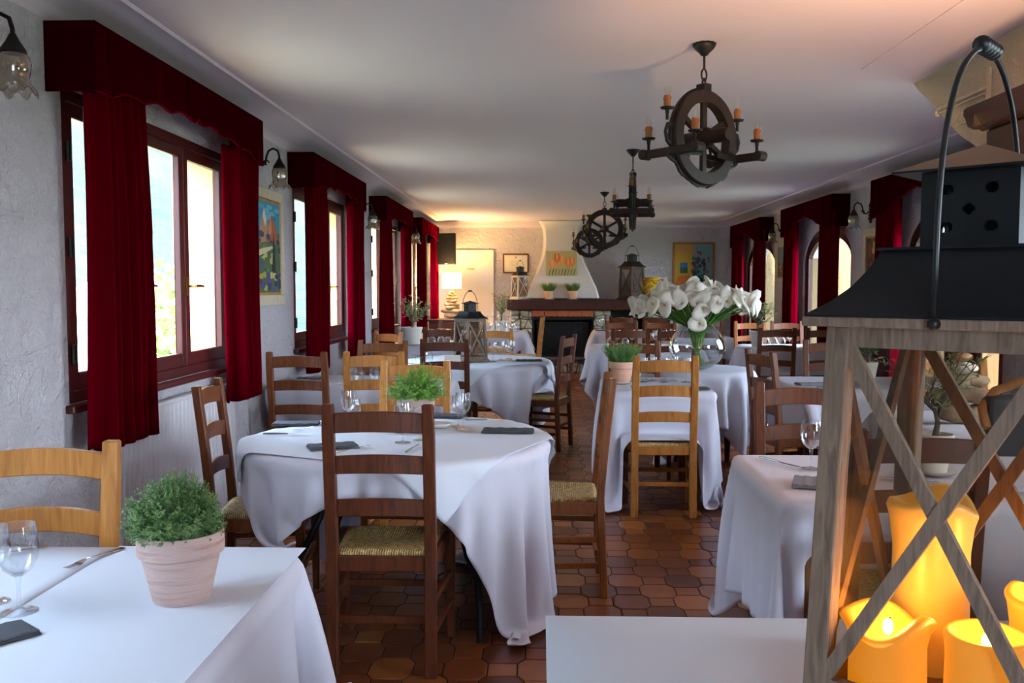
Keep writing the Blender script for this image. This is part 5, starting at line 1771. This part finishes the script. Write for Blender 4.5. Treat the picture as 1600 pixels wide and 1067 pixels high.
def olive(root, base, height, spread, n, mat, seed, leaf=.024):
    rr = random.Random(seed); mt = MB(); ml = MB()
    tips = []
    trunk = [Vector((0, 0, base)), Vector((.012, .004, base + height * .18)), Vector((-.004, .006, base + height * .36))]
    mt.tube(trunk, [height * .035, height * .028, height * .022], 8)
    for q in range(9):
        a = q * 2.4 + rr.random(); el = rr.uniform(.35, 1.25)
        p0 = trunk[1].lerp(trunk[2], rr.uniform(.2, 1)); d = Vector((math.cos(a) * math.cos(el), math.sin(a) * math.cos(el), math.sin(el)))
        pts = [p0]; 
        for i in range(5):
            d = (d + Vector((rr.gauss(0, .15), rr.gauss(0, .15), .12))).normalized(); pts.append(pts[-1] + d * height * .13)
        mt.tube(pts, [height * .014 * (1 - .14 * i) for i in range(6)], 6)
        for i in range(1, 6):
            for w_ in range(3):
                d2 = (d + Vector((rr.gauss(0, .7), rr.gauss(0, .7), rr.gauss(0, .4)))).normalized()
                e = [pts[i], pts[i] + d2 * height * .09, pts[i] + d2 * height * .17 + Vector((0, 0, -.004))]
                mt.tube(e, [height * .004, height * .003, height * .002], 4, caps=False); tips.append(e)
    for q in range(n):
        e = rr.choice(tips); c = e[0].lerp(e[2], rr.uniform(.2, 1.05)); o = (e[2] - e[0]).normalized()
        ld = (o * .6 + Vector((rr.gauss(0, .7), rr.gauss(0, .7), rr.gauss(0, .6)))).normalized(); lw = ld.cross(Vector((rr.gauss(0, 1), rr.gauss(0, 1), 1))).normalized()
        l = leaf * rr.uniform(.7, 1.25)
        ml.add([c, c + ld * l * .45 + lw * l * .14, c + ld * l, c + ld * l * .45 - lw * l * .14], [(0, 1, 2, 3)])
    mt.build('trunk', 'bark', root, smooth=True, fix=False); ml.build('foliage', mat, root, fix=False)

def potted(label, x, y, z, rt, h, mat, kind='band', cat='potted plant', name='potted_thyme', group=None, rot=0):
    r = thing(name, label, cat, (x, y, z), rot, group)
    pot_mesh(r, mat, rt, h, kind)
    return r
r = potted('green thyme bush in a washed pink clay pot on the foreground left table', -.755, 1.835, TZ + .0040, .088, .146, 'pot_washed')
inner_liner(r, .088, .146); thyme(r, .088, .146, .089, .120, 1300, .0066, 'thyme_leaf_blue', 3, .07)
r = potted('thyme with loose sprigs in a pink clay pot on the near round table', -.585, 4.18, TZ2 + .003, .090, .145, 'pot_washed')
inner_liner(r, .090, .145); thyme(r, .090, .145, .140, .135, 620, .0100, 'thyme_leaf', 4, .2)
saucer(None, 'white saucer under the grass pot on the narrow aisle table', .565, 6.20, TZ + .001, .088)
r = potted('spiky green rosemary in a pale terracotta pot on the narrow aisle table', .565, 6.20, TZ + .006, .087, .145, 'pot_terracotta', name='potted_rosemary'); grass(r, .087, .145, .175, 300, 'grass_leaf', 5, .75)
for (x, lab) in ((.147, 'small terracotta pot of green grass on the mantel, the left one of the pair below the tulips'), (.535, 'small terracotta pot of green grass on the mantel, the right one below the tulips')):
    saucer(None, 'white saucer under the ' + ('left' if x < .3 else 'right') + ' grass pot on the mantel', x, 14.80, 1.222, .095)
    r = potted(lab, x, 14.80, 1.2265, .082, .135, 'pot_terracotta', name='potted_grass'); grass(r, .082, .135, .19, 220, 'grass_leaf', 6, .8)
saucer(None, 'white saucer under the left olive tree near the curtains', -1.49, 10.35, TZ + .001, .12)
r = potted('small olive tree in a white pot on the table by the left curtains', -1.49, 10.35, TZ + .006, .125, .20, 'pot_white', 'plain', name='potted_olive_tree'); olive(r, .165, .36, .3, 330, 'olive_leaf', 7, .05)
r = potted('pale olive tree rising among the wine glasses left of the fireplace', -.60, 13.72, TZ + .002, .09, .16, 'pot_white', 'plain', name='potted_olive_tree'); olive(r, .13, .42, .3, 330, 'olive_leaf', 8, .05)
r = potted('small olive tree in a white basket pot right of the lilies', 2.44, 10.15, TZ + .002, .085, .175, 'pot_white', 'plain', name='potted_olive_tree'); olive(r, .15, .36, .3, 330, 'olive_leaf', 9, .045)
saucer(None, 'white saucer under the olive tree seen through the big lantern', 1.40, 3.20, TZ + .002, .082)
r = potted('gnarled little olive tree in a white pot seen through the big lantern glass', 1.40, 3.20, TZ + .008, .064, .135, 'pot_white', 'plain', name='potted_olive_tree'); olive(r, .115, .34, .25, 380, 'olive_leaf', 14, .028)
r = potted('white pot with leafy plant on the table right of the lilies, behind the lantern cross', 2.22, 6.15, TZ + .002, .075, .155, 'pot_white', 'plain', name='potted_plant'); olive(r, .12, .26, .25, 160, 'grass_leaf', 11, .05)

# driftwood and stone stack on the table seen through the lantern
dw = thing('driftwood_lamp', 'driftwood logs topped with a white stone and two tan stones, seen through the lantern', 'ornament', (2.07, 4.42, TZ + .002), .2)
logs(dw, [(.045, .34, .045, .1, .03, 'log'), (.130, .30, .040, -.2, -.03, 'log'), (.205, .25, .034, .2, .02, 'log'), (.268, .165, .030, 0, -.02, 'stone'), (.322, .115, .022, .3, -.02, 'stone'), (.362, .070, .018, .0, -.02, 'stone')], ['stone_light', 'stone_tan', 'stone_tan'])

# yellow jar on the mantel
t = NT('glazed_yellow')
vv = t.coords(); c = t.ramp(t.noise(vv, 9, 3, .5, 1.0), [(.38, lin(70, 80, 40)), (.46, lin(200, 150, 30)), (.62, lin(224, 176, 50)), (.72, lin(180, 90, 40))])
b = t.bsdf(Roughness=.25); t.link(c, b.inputs['Base Color']); M['glazed_yellow'] = t.m
j = thing('glazed_jar', 'yellow glazed round jar on the right end of the mantel', 'jar', (1.86, 15.0, 1.223))
m = MB(); m.lathe([(0, 0), (.08, 0), (.12, .03), (.165, .12), (.175, .19), (.16, .26), (.125, .31), (.115, .335), (.145, .355), (.15, .365), (.12, .365), (.10, .33), (0, .33)], 36); m.build('body', 'glazed_yellow', j, smooth='auto')
for s in (-1, 1):
    m = MB(); m.tube([(s * .15, 0, .27), (s * .185, 0, .29), (s * .18, 0, .33), (s * .13, 0, .33)], .012, 8); m.build('handle', 'glazed_yellow', j, smooth=True)
gv = thing('glass_vase', 'tall clear glass vase behind the lilies on the mantel', 'vase', (2.02, 14.86, 1.223))
m = MB(); m.lathe([(0, 0), (.05, 0), (.06, .02), (.05, .1), (.07, .24), (.105, .33), (.103, .33), (.066, .24), (.045, .1), (.052, .025), (0, .012)], 28); m.build('body', 'clear_glass', gv, smooth='auto')

# ================================================================== GLASSWARE
def glass_proto(kind):
    root = thing('wine_glass', 'glass', 'glass')
    k = {'wine': 1.0, 'small': .86}[kind]
    m = MB(); m.lathe([(0, 0), (.033 * k, 0), (.034 * k, .0015), (.012 * k, .005), (.004 * k, .009), (0, .009)], 28); m.build('foot', 'clear_glass', root, smooth='auto')
    m = MB(); m.lathe([(.0042 * k, .008), (.0036 * k, .03 * k), (.0036 * k, .055 * k), (.0055 * k, .068 * k), (.009 * k, .075 * k)], 14); m.build('stem', 'clear_glass', root, smooth=True)
    o = [(0.001, .070), (.013, .074), (.026, .086), (.035, .104), (.0375, .122), (.036, .145), (.033, .170)]
    i = [(.032, .170), (.0348, .145), (.0362, .122), (.0335, .105), (.025, .089), (.012, .078), (0.001, .076)]
    m = MB(); m.lathe([(r * k, z * k) for r, z in o + i], 32, wob=lambda r, z, a, q: (r, z)); m.build('bowl', 'clear_glass', root, smooth='auto')
    return root
GW, GS = glass_proto('wine'), glass_proto('small')
def tumbler_proto():
    root = thing('tumbler', 'glass', 'glass')
    m = MB(); m.lathe([(0, 0), (.028, 0), (.034, .03), (.036, .088), (.0345, .088), (.0325, .03), (.026, .010), (0, .010)], 28); m.build('body', 'clear_glass', root, smooth='auto')
    m = MB(); m.lathe([(0, .0101), (.0262, .0102), (.0262, .0115), (0, .0112)], 24); m.build('base', 'clear_glass', root)
    return root
GT = tumbler_proto()
def wine(x, y, z, label, proto=None, flip=False, sc=1.0, group='wine glasses'):
    o = place(proto or GW, (x, y, z), random.random() * 6, label, group, sc)
    if flip:
        h = .170 * (1.0 if (proto or GW) is GW else .86) * sc
        o.rotation_euler = (PI, 0, 0); o.location = (x, y, z + h)
    return o
zt1 = TZ + .0040; z2_ = TZ2 + .003
wine(-1.052, 1.745, zt1 - .0010, 'large clear wine glass standing whole in the lower left corner', sc=1.06)
wine(-1.14, 1.80, zt1 - .0010, 'wine glass cut off by the left edge of the photo', sc=.95)
for (x, y, p, l) in ((-.355, 4.10, GW, 'larger wine glass of the pair on the right half of the round thyme table'), (-.385, 4.19, GS, 'smaller wine glass behind the larger one, right of the thyme pot'),
                  (-.58, 3.74, GW, 'wine glass seen between the slats of the dark chair back'), (-.515, 3.80, GS, 'small wine glass next to the one between the dark chair slats'),
                  (-.905, 4.18, GW, 'taller wine glass left of the dark chair on the round thyme table'), (-.85, 4.04, GS, 'shorter wine glass left of the dark chair on the round thyme table'),
                  (-.66, 4.36, GS, 'small glass half hidden left behind the round table thyme pot')):
    wine(x, y, z2_, l, p)
for (x, y, l) in ((-.63, 4.0, 'tumbler standing just in front of the thyme pot on the round table'), (-.555, 3.99, 'tumbler at the right front of the thyme pot on the round table')):
    wine(x, y, z2_, l, GT)
ORD = ['first', 'second', 'third', 'fourth', 'fifth', 'sixth', 'seventh']
# second left table: glasses turned upside down
for q in range(7):
    wine(-1.30 + .075 * q + (q % 2) * .02, 6.36 + .10 * (q % 2), TZ + .001, ORD[q] + ' from the left of seven upside-down glasses on the second left table', None, True)
# round lantern table
for (x, y, l) in ((-.42, 7.95, 'wine glass nearest the right corner of the table lantern'), (-.355, 8.12, 'tall wine glass in the cluster right of the table lantern'), (-.29, 8.22, 'wine glass at the right of the cluster by the table lantern'),
                  (-.26, 8.08, 'wine glass at the front right of the cluster by the table lantern')):
    wine(x, y, z2_, l)
wine(-.98, 7.85, z2_, 'upside-down wine glass at the left end of the round lantern table', None, True)
for q in range(5): wine(-1.22 + .09 * q, 10.1 + .08 * (q % 2), TZ + .001, ORD[q] + ' from the left of five upside-down glasses on the left olive tree table', None, True, 1.15)
ordinal12 = ORD + ['eighth', 'ninth', 'tenth', 'eleventh', 'twelfth']
rank12 = sorted(range(12), key=lambda k: math.cos(k * 2 * PI / 12) - .01 * k)
for q in range(12):
    a = q * 2 * PI / 12; wine(-.60 + .24 * math.cos(a), 13.66 + .16 * math.sin(a), TZ + .001, ordinal12[rank12.index(q)] + ' from the left of twelve upside-down glasses around the pale olive tree', None, True, 1.35)
for q in range(5): wine(.72 + .075 * q, 6.28 + .09 * (q % 2), TZ + .001, ORD[q] + ' from the left of five wine glasses on the narrow aisle table')
for q in range(4): wine(.78 + .085 * q, 10.0 + .1 * (q % 2), TZ + .001, ORD[q] + ' from the left of four glasses on the long aisle table, behind dark chair slats', None, q % 2 == 0, 1.1)
for q in range(3): wine(1.30 + .09 * q, 10.1, TZ + .001, ORD[q] + ' from the left of three glasses on the long aisle table beside the vase', None, False, 1.1)
for q in range(4): wine(.95 + .16 * q, 14.0, TZ + .001, ORD[q] + ' from the left of four glasses on the farthest aisle table', None, q % 2 == 1, 1.2)
for q in range(4): wine(2.55 + .09 * q, 10.2, TZ + .001, ORD[q] + ' from the left of four glasses beside the right olive tree', None, q < 3, 1.1)
for q in range(5): wine(1.9 + .12 * q, 12.5, TZ + .001, ORD[q] + ' from the left of five glasses on the far right table beyond the lilies', None, q % 2 == 0, 1.2)
wine(.985, 3.26, TZ + .002, 'clear wine glass on the table left of the big lantern post', sc=1.03)
wine(1.32, 3.42, TZ + .002, 'wine glass on the far side of the same table, behind the lantern', sc=.95)

# ================================================================== CUTLERY AND NAPKINS
def fork_proto():
    root = thing('fork', 'fork', 'fork')
    m = MB(); L = .20
    st = [(-.100, .0095, .0020), (-.09, .0100, .0022), (-.05, .0070, .0030), (0, .0042, .0080), (.035, .0040, .0105), (.05, .0085, .0085), (.062, .0120, .0060)]
    vs = []
    for x, w_, z in st: vs += [(x, -w_, z), (x, w_, z), (x, w_, z + .0018), (x, -w_, z + .0018)]
    fs = []
    for i in range(len(st) - 1):
        for q in range(4): fs.append((i * 4 + q, i * 4 + (q + 1) % 4, i * 4 + 4 + (q + 1) % 4, i * 4 + 4 + q))
    fs += [(3, 2, 1, 0), tuple((len(st) - 1) * 4 + q for q in range(4))]
    m.add(vs, fs).build('fork_handle', 'steel', root, smooth='auto')
    m = MB()
    for q in range(4):
        y = -.0097 + q * .00647
        m.tube([(.060, y, .0068), (.075, y, .0052), (.09, y, .0048), (.104, y, .0070)], [.0018, .0016, .0014, .0007], 6)
    m.build('prongs', 'steel', root, smooth=True)
    return root
def knife_proto():
    root = thing('table_knife', 'knife', 'knife')
    m = MB(); m.tube([(-.11, 0, .005), (-.10, 0, .005), (-.04, 0, .005), (0, 0, .005)], [.004, .0052, .0044, .0036], 8); m.build('knife_handle', 'steel', root, smooth='auto')
    m = MB(); m.prism([(0, -.004), (.02, -.009), (.08, -.009), (.10, -.004), (.108, .003), (.10, .005), (0, .004)], lambda x, y: (x, y, .004), lambda x, y: (x, y, .0052)); m.build('blade', 'steel', root)
    return root
FK, KN = fork_proto(), knife_proto()
def fork(x, y, z, deg, l): place(FK, (x, y, z), math.radians(deg), l, 'forks', .9)
def knife(x, y, z, deg, l): place(KN, (x, y, z), math.radians(deg), l, 'table knives')
def napkin_roll(x, y, z, deg, L, W, mat, label):
    """folded cloth napkin: a soft flattened stack of layers"""
    m = MB(); N = 14
    for (h0, h1, sx, sy) in ((.0, .003, 1, 1), (.0033, .0068, .985, .97), (.0071, .0115, .97, .94)):
        vs = []
        for i in range(N + 1):
            u = -1 + 2 * i / N; bulge = .0012 * math.sin(i * 1.7)
            for (v, z_) in ((-1, h0), (1, h0), (1.0, h1 + bulge), (-1.0, h1 + bulge)):
                vs.append((u * L / 2 * sx, v * W / 2 * sy - (.004 * u if h0 > .01 else 0), z_))
        fs = []
        for i in range(N):
            for q in range(4): fs.append((i * 4 + q, i * 4 + (q + 1) % 4, i * 4 + 4 + (q + 1) % 4, i * 4 + 4 + q))
        fs += [(3, 2, 1, 0), tuple(N * 4 + q for q in range(4))]
        m.add(vs, fs)
    o = m.build('napkin', mat, bevel=.0018, smooth='auto', seg=2); o.location = (x, y, z + .0005); o.rotation_euler = (0, 0, math.radians(deg))
    tag(o, label, 'napkin', 'folded cloth napkins')
# foreground left table
fork(-1.072, 2.10, zt1, 254, 'fork lying left of the foreground thyme pot')
fork(-1.30, 2.13, zt1 - .001, 240, 'fork at the left edge behind the foreground wine glass')
napkin_roll(-1.04, 1.575, zt1 - .001, 52, .21, .09, 'napkin_dark', 'dark grey napkin in the lower left corner')
# round thyme table
napkin_roll(-.85, 3.62, z2_, 24, .20, .10, 'napkin_dark', 'dark grey napkin left of the dark chair back on the round table')
fork(-.755, 3.56, z2_, 55, 'fork beside the napkin, between the slats of the dark chair')
knife(-.515, 3.60, z2_, 82, 'knife between the slats of the dark chair, near its right post')
napkin_roll(-.145, 4.04, z2_, -3, .235, .10, 'napkin_dark', 'long dark grey napkin at the right edge of the round thyme table')
knife(-.26, 4.38, z2_, 4, 'knife beyond the long grey napkin at the right of the round table')
napkin_roll(-1.165, 4.22, z2_, 6, .22, .10, 'napkin_dark', 'dark grey napkin at the far left of the round thyme table')
knife(-1.12, 3.92, z2_, 2, 'knife alone at the left edge of the round thyme table')
fork(-1.06, 4.10, z2_, 40, 'fork just in front of the far left napkin on the round table')
napkin_roll(-.47, 4.50, z2_, -14, .18, .10, 'napkin_dark', 'dark grey napkin right behind the round table thyme pot')
m = MB(); m.lathe([(0, 0), (.03, 0), (.045, .010), (.055, .02), (.053, .021), (.04, .012), (0, .006)], 24, wob=lambda r, z, a, i: (r * (1 + .06 * math.cos(a * 7) * (i > 1)), z))
o = m.build('shell_dish', 'white_ceramic', smooth=True); o.location = (-.47, 4.16, z2_); tag(o, 'small white shell dish just right of the thyme pot on the round table', 'dish')
# second left table
napkin_roll(-1.66, 6.42, TZ + .001, 6, .2, .1, 'napkin_dark', 'dark grey napkin by the wall on the second left table')
fork(-1.32, 6.1, TZ + .001, 30, 'fork at the near edge of the second left table')
# round lantern table
napkin_roll(-.10, 8.02, z2_, 2, .24, .11, 'napkin_dark', 'dark grey napkin at the right edge of the round lantern table')
napkin_roll(-.86, 7.68, z2_, 10, .22, .1, 'napkin_grey', 'grey napkin at the near left of the round lantern table')
b_ = thing('bread_basket', 'small white box basket at the foot of the table lantern', 'basket', (-.765, 7.78, z2_ + .001), .1)
for (x0, x1, y0, y1) in ((-.07, .07, -.05, -.044), (-.07, .07, .044, .05), (-.07, -.064, -.044, .044), (.064, .07, -.044, .044)):
    m = MB()
    for z in (.0, .022, .044): m.box(x0, x1, y0, y1, z, z + .018)
    m.build('side_board', 'white_paint', b_)
MB().box(-.064, .064, -.044, .044, .0, .005).build('bottom_board', 'white_paint', b_)
# narrow aisle table, others
knife(.60, 5.88, TZ + .001, 86, 'knife at the near left of the narrow aisle table')
napkin_roll(1.02, 5.85, TZ + .001, 4, .16, .09, 'napkin_dark', 'dark grey napkin at the near right of the narrow aisle table')
napkin_roll(.86, 6.45, TZ + .001, 4, .2, .09, 'cloth_white', 'white folded napkin at the far end of the narrow aisle table')
napkin_roll(.95, 10.45, TZ + .001, 4, .2, .09, 'napkin_dark', 'dark napkin on the long aisle table')
napkin_roll(.95, 13.85, TZ + .001, 4, .2, .09, 'napkin_dark', 'dark napkin on the farthest aisle table')
napkin_roll(1.90, 6.15, TZ + .001, 8, .30, .12, 'napkin_grey', 'light grey napkin on the table right of the lilies')
knife(1.93, 5.95, TZ + .001, 6, 'knife in front of the light grey napkin right of the lilies')
napkin_roll(2.62, 9.95, TZ + .001, 0, .22, .1, 'napkin_dark', 'dark napkin beside the right olive tree')
napkin_roll(.915, 3.00, TZ + .002, -18, .13, .16, 'napkin_grey', 'square grey napkin on the table left of the big lantern post')
knife(.90, 3.36, TZ + .002, -62, 'knife behind the square grey napkin')
fork(1.26, 3.06, TZ + .002, 170, 'fork seen through the lantern left of the tall candle')
napkin_roll(1.5, 2.95, TZ + .002, 10, .2, .12, 'cloth_white', 'white folded napkin seen through the lantern above the tall candle')

# ================================================================== THE LILIES
VX, VY, VZ = 1.285, 7.36, TZ + .003
vs_ = thing('glass_bowl_vase', 'big round clear glass bowl vase holding the lilies', 'vase', (VX, VY, VZ))
op = [(0, 0), (.07, 0), (.12, .012), (.18, .06), (.222, .125), (.232, .175), (.222, .225), (.19, .28), (.15, .325), (.125, .355), (.122, .365)]
ip = [(r - .004, z) for r, z in op[::-1] if z > .05] + [(.115, .020), (.06, .012), (0, .012)]
m = MB(); m.lathe(op + ip, 56); m.build('bowl', 'clear_glass', vs_, smooth='auto')
t = NT('amber_water'); tr = t.add('BsdfTransparent'); tr.inputs[0].default_value = (.86, .80, .42, 1); gl = t.add('BsdfGlossy'); gl.inputs['Roughness'].default_value = .05
mx = t.add('MixShader'); mx.inputs[0].default_value = .12; t.link(tr.outputs[0], mx.inputs[1]); t.link(gl.outputs[0], mx.inputs[2]); t.link(mx.outputs[0], t.out.inputs[0]); M['amber_water'] = t.m
m = MB(); m.lathe([(0, .014), (.10, .020), (.140, .040), (.148, .044), (0, .044)], 40); m.build('water', 'amber_water', vs_, smooth='auto')
def spathe(mb, c, d, R, roll, seed):
    """calla lily spathe: a furled funnel that flares to a pointed lip"""
    rr = random.Random(seed)
    d = d.normalized(); s1 = d.orthogonal().normalized(); s2 = d.cross(s1)
    a0 = roll
    e1 = s1 * math.cos(a0) + s2 * math.sin(a0); e2 = d.cross(e1)
    NU, NV = 18, 9; vs = []; fs = []
    for j in range(NV + 1):
        v = j / NV
        for i in range(NU + 1):
            u = i / NU; th = -PI * 1.08 + 2 * PI * 1.08 * u
            tip = math.exp(-(th / .75) ** 2)
            r = R * (.10 + .18 * v + .72 * v ** 2.6) * (1 - .28 * (abs(th) / PI) ** 2 * v)
            z = R * (2.1 * v ** .85) - R * .75 * v ** 4 * (1 - .9 * tip) + R * .25 * v ** 5 * tip
            r *= 1 + .75 * tip * v ** 3
            z -= R * .25 * v ** 6 * (1 - tip) + R * .30 * tip * v ** 8
            off = .05 * R * (u - .5) * v
            wv = 1 + .05 * math.sin(th * 3 + seed) * v ** 3
            p = c + (e1 * math.cos(th) + e2 * math.sin(th)) * (r * wv + off) + d * z
            vs.append(p)
    for j in range(NV):
        for i in range(NU):
            fs.append((j * (NU + 1) + i, j * (NU + 1) + i + 1, (j + 1) * (NU + 1) + i + 1, (j + 1) * (NU + 1) + i))
    mb.add(vs, fs)
def lily(i, head, hd, label, R=.062):
    """head: where the flower starts (world), hd: the way it opens"""
    root = thing('calla_lily', label, 'flower', (VX, VY, VZ), 0, 'white calla lilies in the round glass vase')
    head = head - Vector((VX, VY, VZ))
    rr = random.Random(i)
    out = Vector((head.x, head.y, 0)); L = out.length or 1e-3; o = out / L
    a = math.atan2(head.y, head.x) + rr.uniform(-.3, .3)
    b0 = Vector((-.07 * math.cos(a), -.07 * math.sin(a), .026)); tie = Vector((.028 * math.cos(a) * rr.random(), .028 * math.sin(a) * rr.random(), .15 + .03 * rr.random()))
    neck = Vector((o.x * .072 * min(1, L / .2), o.y * .072 * min(1, L / .2), .33))
    pre = head - hd.normalized() * .05
    P = [b0, tie, neck, pre, head]
    pts = []
    for q in range(len(P) - 1):
        p0, p1, p2, p3 = P[max(q - 1, 0)], P[q], P[q + 1], P[min(q + 2, len(P) - 1)]
        for k in range(5):
            t_ = k / 5
            pts.append(.5 * ((2 * p1) + (p2 - p0) * t_ + (2 * p0 - 5 * p1 + 4 * p2 - p3) * t_ ** 2 + (3 * p1 - p0 - 3 * p2 + p3) * t_ ** 3))
    pts.append(head)
    m = MB(); m.tube(pts, [.0055] * (len(pts) - 2) + [.006, .0065], 7); m.build('stem', 'lily_stem', root, smooth=True, fix=False)
    m = MB(); spathe(m, head, hd, R, rr.random() * 6.28 if i >= 0 else 0, i)
    o2 = m.build('petal', 'lily_petal', root, smooth=True, fix=False)
    sd = o2.modifiers.new('thickness', 'SOLIDIFY'); sd.thickness = .0012
    m = MB(); dn = hd.normalized(); m.tube([head + dn * R * .3, head + dn * R * .8, head + dn * R * 1.2], [.005, .006, .003], 7)
    m.build('spadix', 'lily_spadix', root, smooth=True, fix=False)
rl = random.Random(21)
NL = 96
ONES = ['', 'first', 'second', 'third', 'fourth', 'fifth', 'sixth', 'seventh', 'eighth', 'ninth', 'tenth', 'eleventh', 'twelfth', 'thirteenth', 'fourteenth', 'fifteenth', 'sixteenth', 'seventeenth', 'eighteenth', 'nineteenth']
TENS = {20: ('twentieth', 'twenty'), 30: ('thirtieth', 'thirty'), 40: ('fortieth', 'forty'), 50: ('fiftieth', 'fifty'), 60: ('sixtieth', 'sixty'), 70: ('seventieth', 'seventy'), 80: ('eightieth', 'eighty'), 90: ('ninetieth', 'ninety')}
def ordinal(n):
    if n < 20: return ONES[n]
    t_ = n // 10 * 10
    return TENS[t_][0] if n % 10 == 0 else TENS[t_][1] + '-' + ONES[n % 10]
spec = []
for i in range(NL):
    u = (i + .5) / NL; a = i * 2.39996
    rad = math.sqrt(u)
    hx = VX - .03 + .43 * rad * math.cos(a); hy = VY + .30 * rad * math.sin(a)
    hz = VZ + .375 + .205 * math.sqrt(max(0, 1 - (rad * .93) ** 2)) + rl.uniform(-.02, .02)
    if math.sin(a) < -.3: hz += .035 * rad
    d = Vector((math.cos(a) * rad * 1.6, math.sin(a) * rad * 1.1 - .10, .85 * (1.2 - rad))) + Vector((rl.gauss(0, .25), rl.gauss(0, .22), rl.gauss(0, .18)))
    spec.append((Vector((hx, hy, hz)), d, rl.uniform(.058, .076)))
spec.sort(key=lambda q: q[0].x / q[0].y)
for i, (hd_, d, R_) in enumerate(spec):
    where = 'front' if hd_.y < VY - .08 else ('back' if hd_.y > VY + .08 else 'middle')
    lily(i, hd_, d, 'white calla lily, %s from the left of the bouquet, in its %s' % (ordinal(i + 1), where), R_)
lily(200, Vector((VX - .03, VY - .22, VZ + .375)), Vector((.0, -1, .0)), 'single calla lily facing us below the others, yellow spadix showing', .066)
bpy.data.objects[-1] if False else None
m = MB(); m.tube([(.036 * math.cos(t_), .036 * math.sin(t_), .165) for t_ in [2 * PI * q / 24 for q in range(24)]], .003, 6, close=True)
o = m.build('raffia_tie', 'gilt_wood', vs_, smooth=True, label='straw-coloured tie around the stems')

# ================================================================== NEAR RIGHT BAY
# dark wooden wall cabinet hung on the textured arch wall
wc = thing('wall_cabinet', 'dark wooden cabinet with a heavy cornice, cut off by the upper right edge', 'cabinet', (2.068, 3.70, 1.775))
m = MB(); m.box(-.27, 0, -1.4, 0, 0, .27); m.build('carcass', 'cabinet_wood', wc, bevel=.004)
m = MB(); m.prism([(0, .27), (.05, .29), (.075, .33), (.09, .34), (.09, .365), (0, .365)], lambda y, z: (-.33, y, z), lambda y, z: (0, y, z))
m.prism([(-.27, .27), (-.30, .29), (-.325, .33), (-.34, .34), (-.34, .365), (-.1, .365)], lambda x, z: (x, -1.4, z), lambda x, z: (x, .05, z))
m.build('cornice', 'cabinet_wood', wc)
for q in range(2):
    d = MB().box(-.288, -.272, -.68 - .69 * q, -.02 - .69 * q, .01, .26).build('door', 'cabinet_wood', wc, bevel=.004)
    m = MB(); m.sphere((-.298, -.64 - .05 * q, .1), .012); m.build('knob', 'brass', d, smooth=True)
# cream bracket of a former curtain rail, painted over with the wall
br = thing('rail_bracket', 'cream scroll bracket fixed to the warm textured wall beside the lantern handle', 'bracket', (2.068, 4.27, 2.30))
m = MB()
m.box(-.012, 0, -.03, .0, -.05, .12); m.tube([(-.012, -.015, .035), (-.012, .50, .035)], .009, 8); m.tube([(-.012, -.015, .012), (-.012, .48, .012)], .005, 8)
m.tube([(-.012, .50 + .02 * math.cos(t_), .017 - .018 * math.sin(t_)) for t_ in [PI / 2 * -1 + k * .5 for k in range(8)]], .006, 6)
m.tube([(-.012, .16 + (.03 + .006 * t_) * math.cos(t_), -.045 + (.012 + .004 * t_) * math.sin(t_)) for t_ in [k * .5 for k in range(12)]], .006, 6)
m.tube([(-.012, -.01, -.08), (-.012, .26, -.085)], .005, 6)
m.build('rail', 'cream_frame', br, smooth='auto')
# dark high-backed armchair with a honey top rail
ac = thing('armchair', 'dark high-backed armchair with a honey wooden edge behind the lantern glass', 'armchair', (2.12, 3.42, .002), math.radians(12))
m = MB(); N = 10
m.box(-.30, .30, .22, .30, .40, .98); m.build('backrest', 'leather_dark', ac, bevel=.03, seg=3)
m = MB(); m.tube([(-.32, .22, .86), (-.31, .26, .93), (-.24, .28, .995), (-.12, .28, 1.03), (.12, .28, 1.03), (.24, .28, .995), (.31, .26, .93), (.32, .22, .86)], .018, 8); m.build('top_rail', 'honey_wood', ac, smooth=True)
MB().box(-.29, .29, -.26, .22, .34, .47).build('seat', 'leather_dark', ac, bevel=.03, seg=3)
for s in (-1, 1):
    MB().box(min(s * .29, s * .35), max(s * .29, s * .35), -.26, .26, .32, .68).build('armrest', 'leather_dark', ac, bevel=.02, seg=3)
    for yy in (-.22, .24): MB().box(s * .28 - .02, s * .28 + .02, yy - .02, yy + .02, 0, .34).build('leg', 'dark_wood', ac)
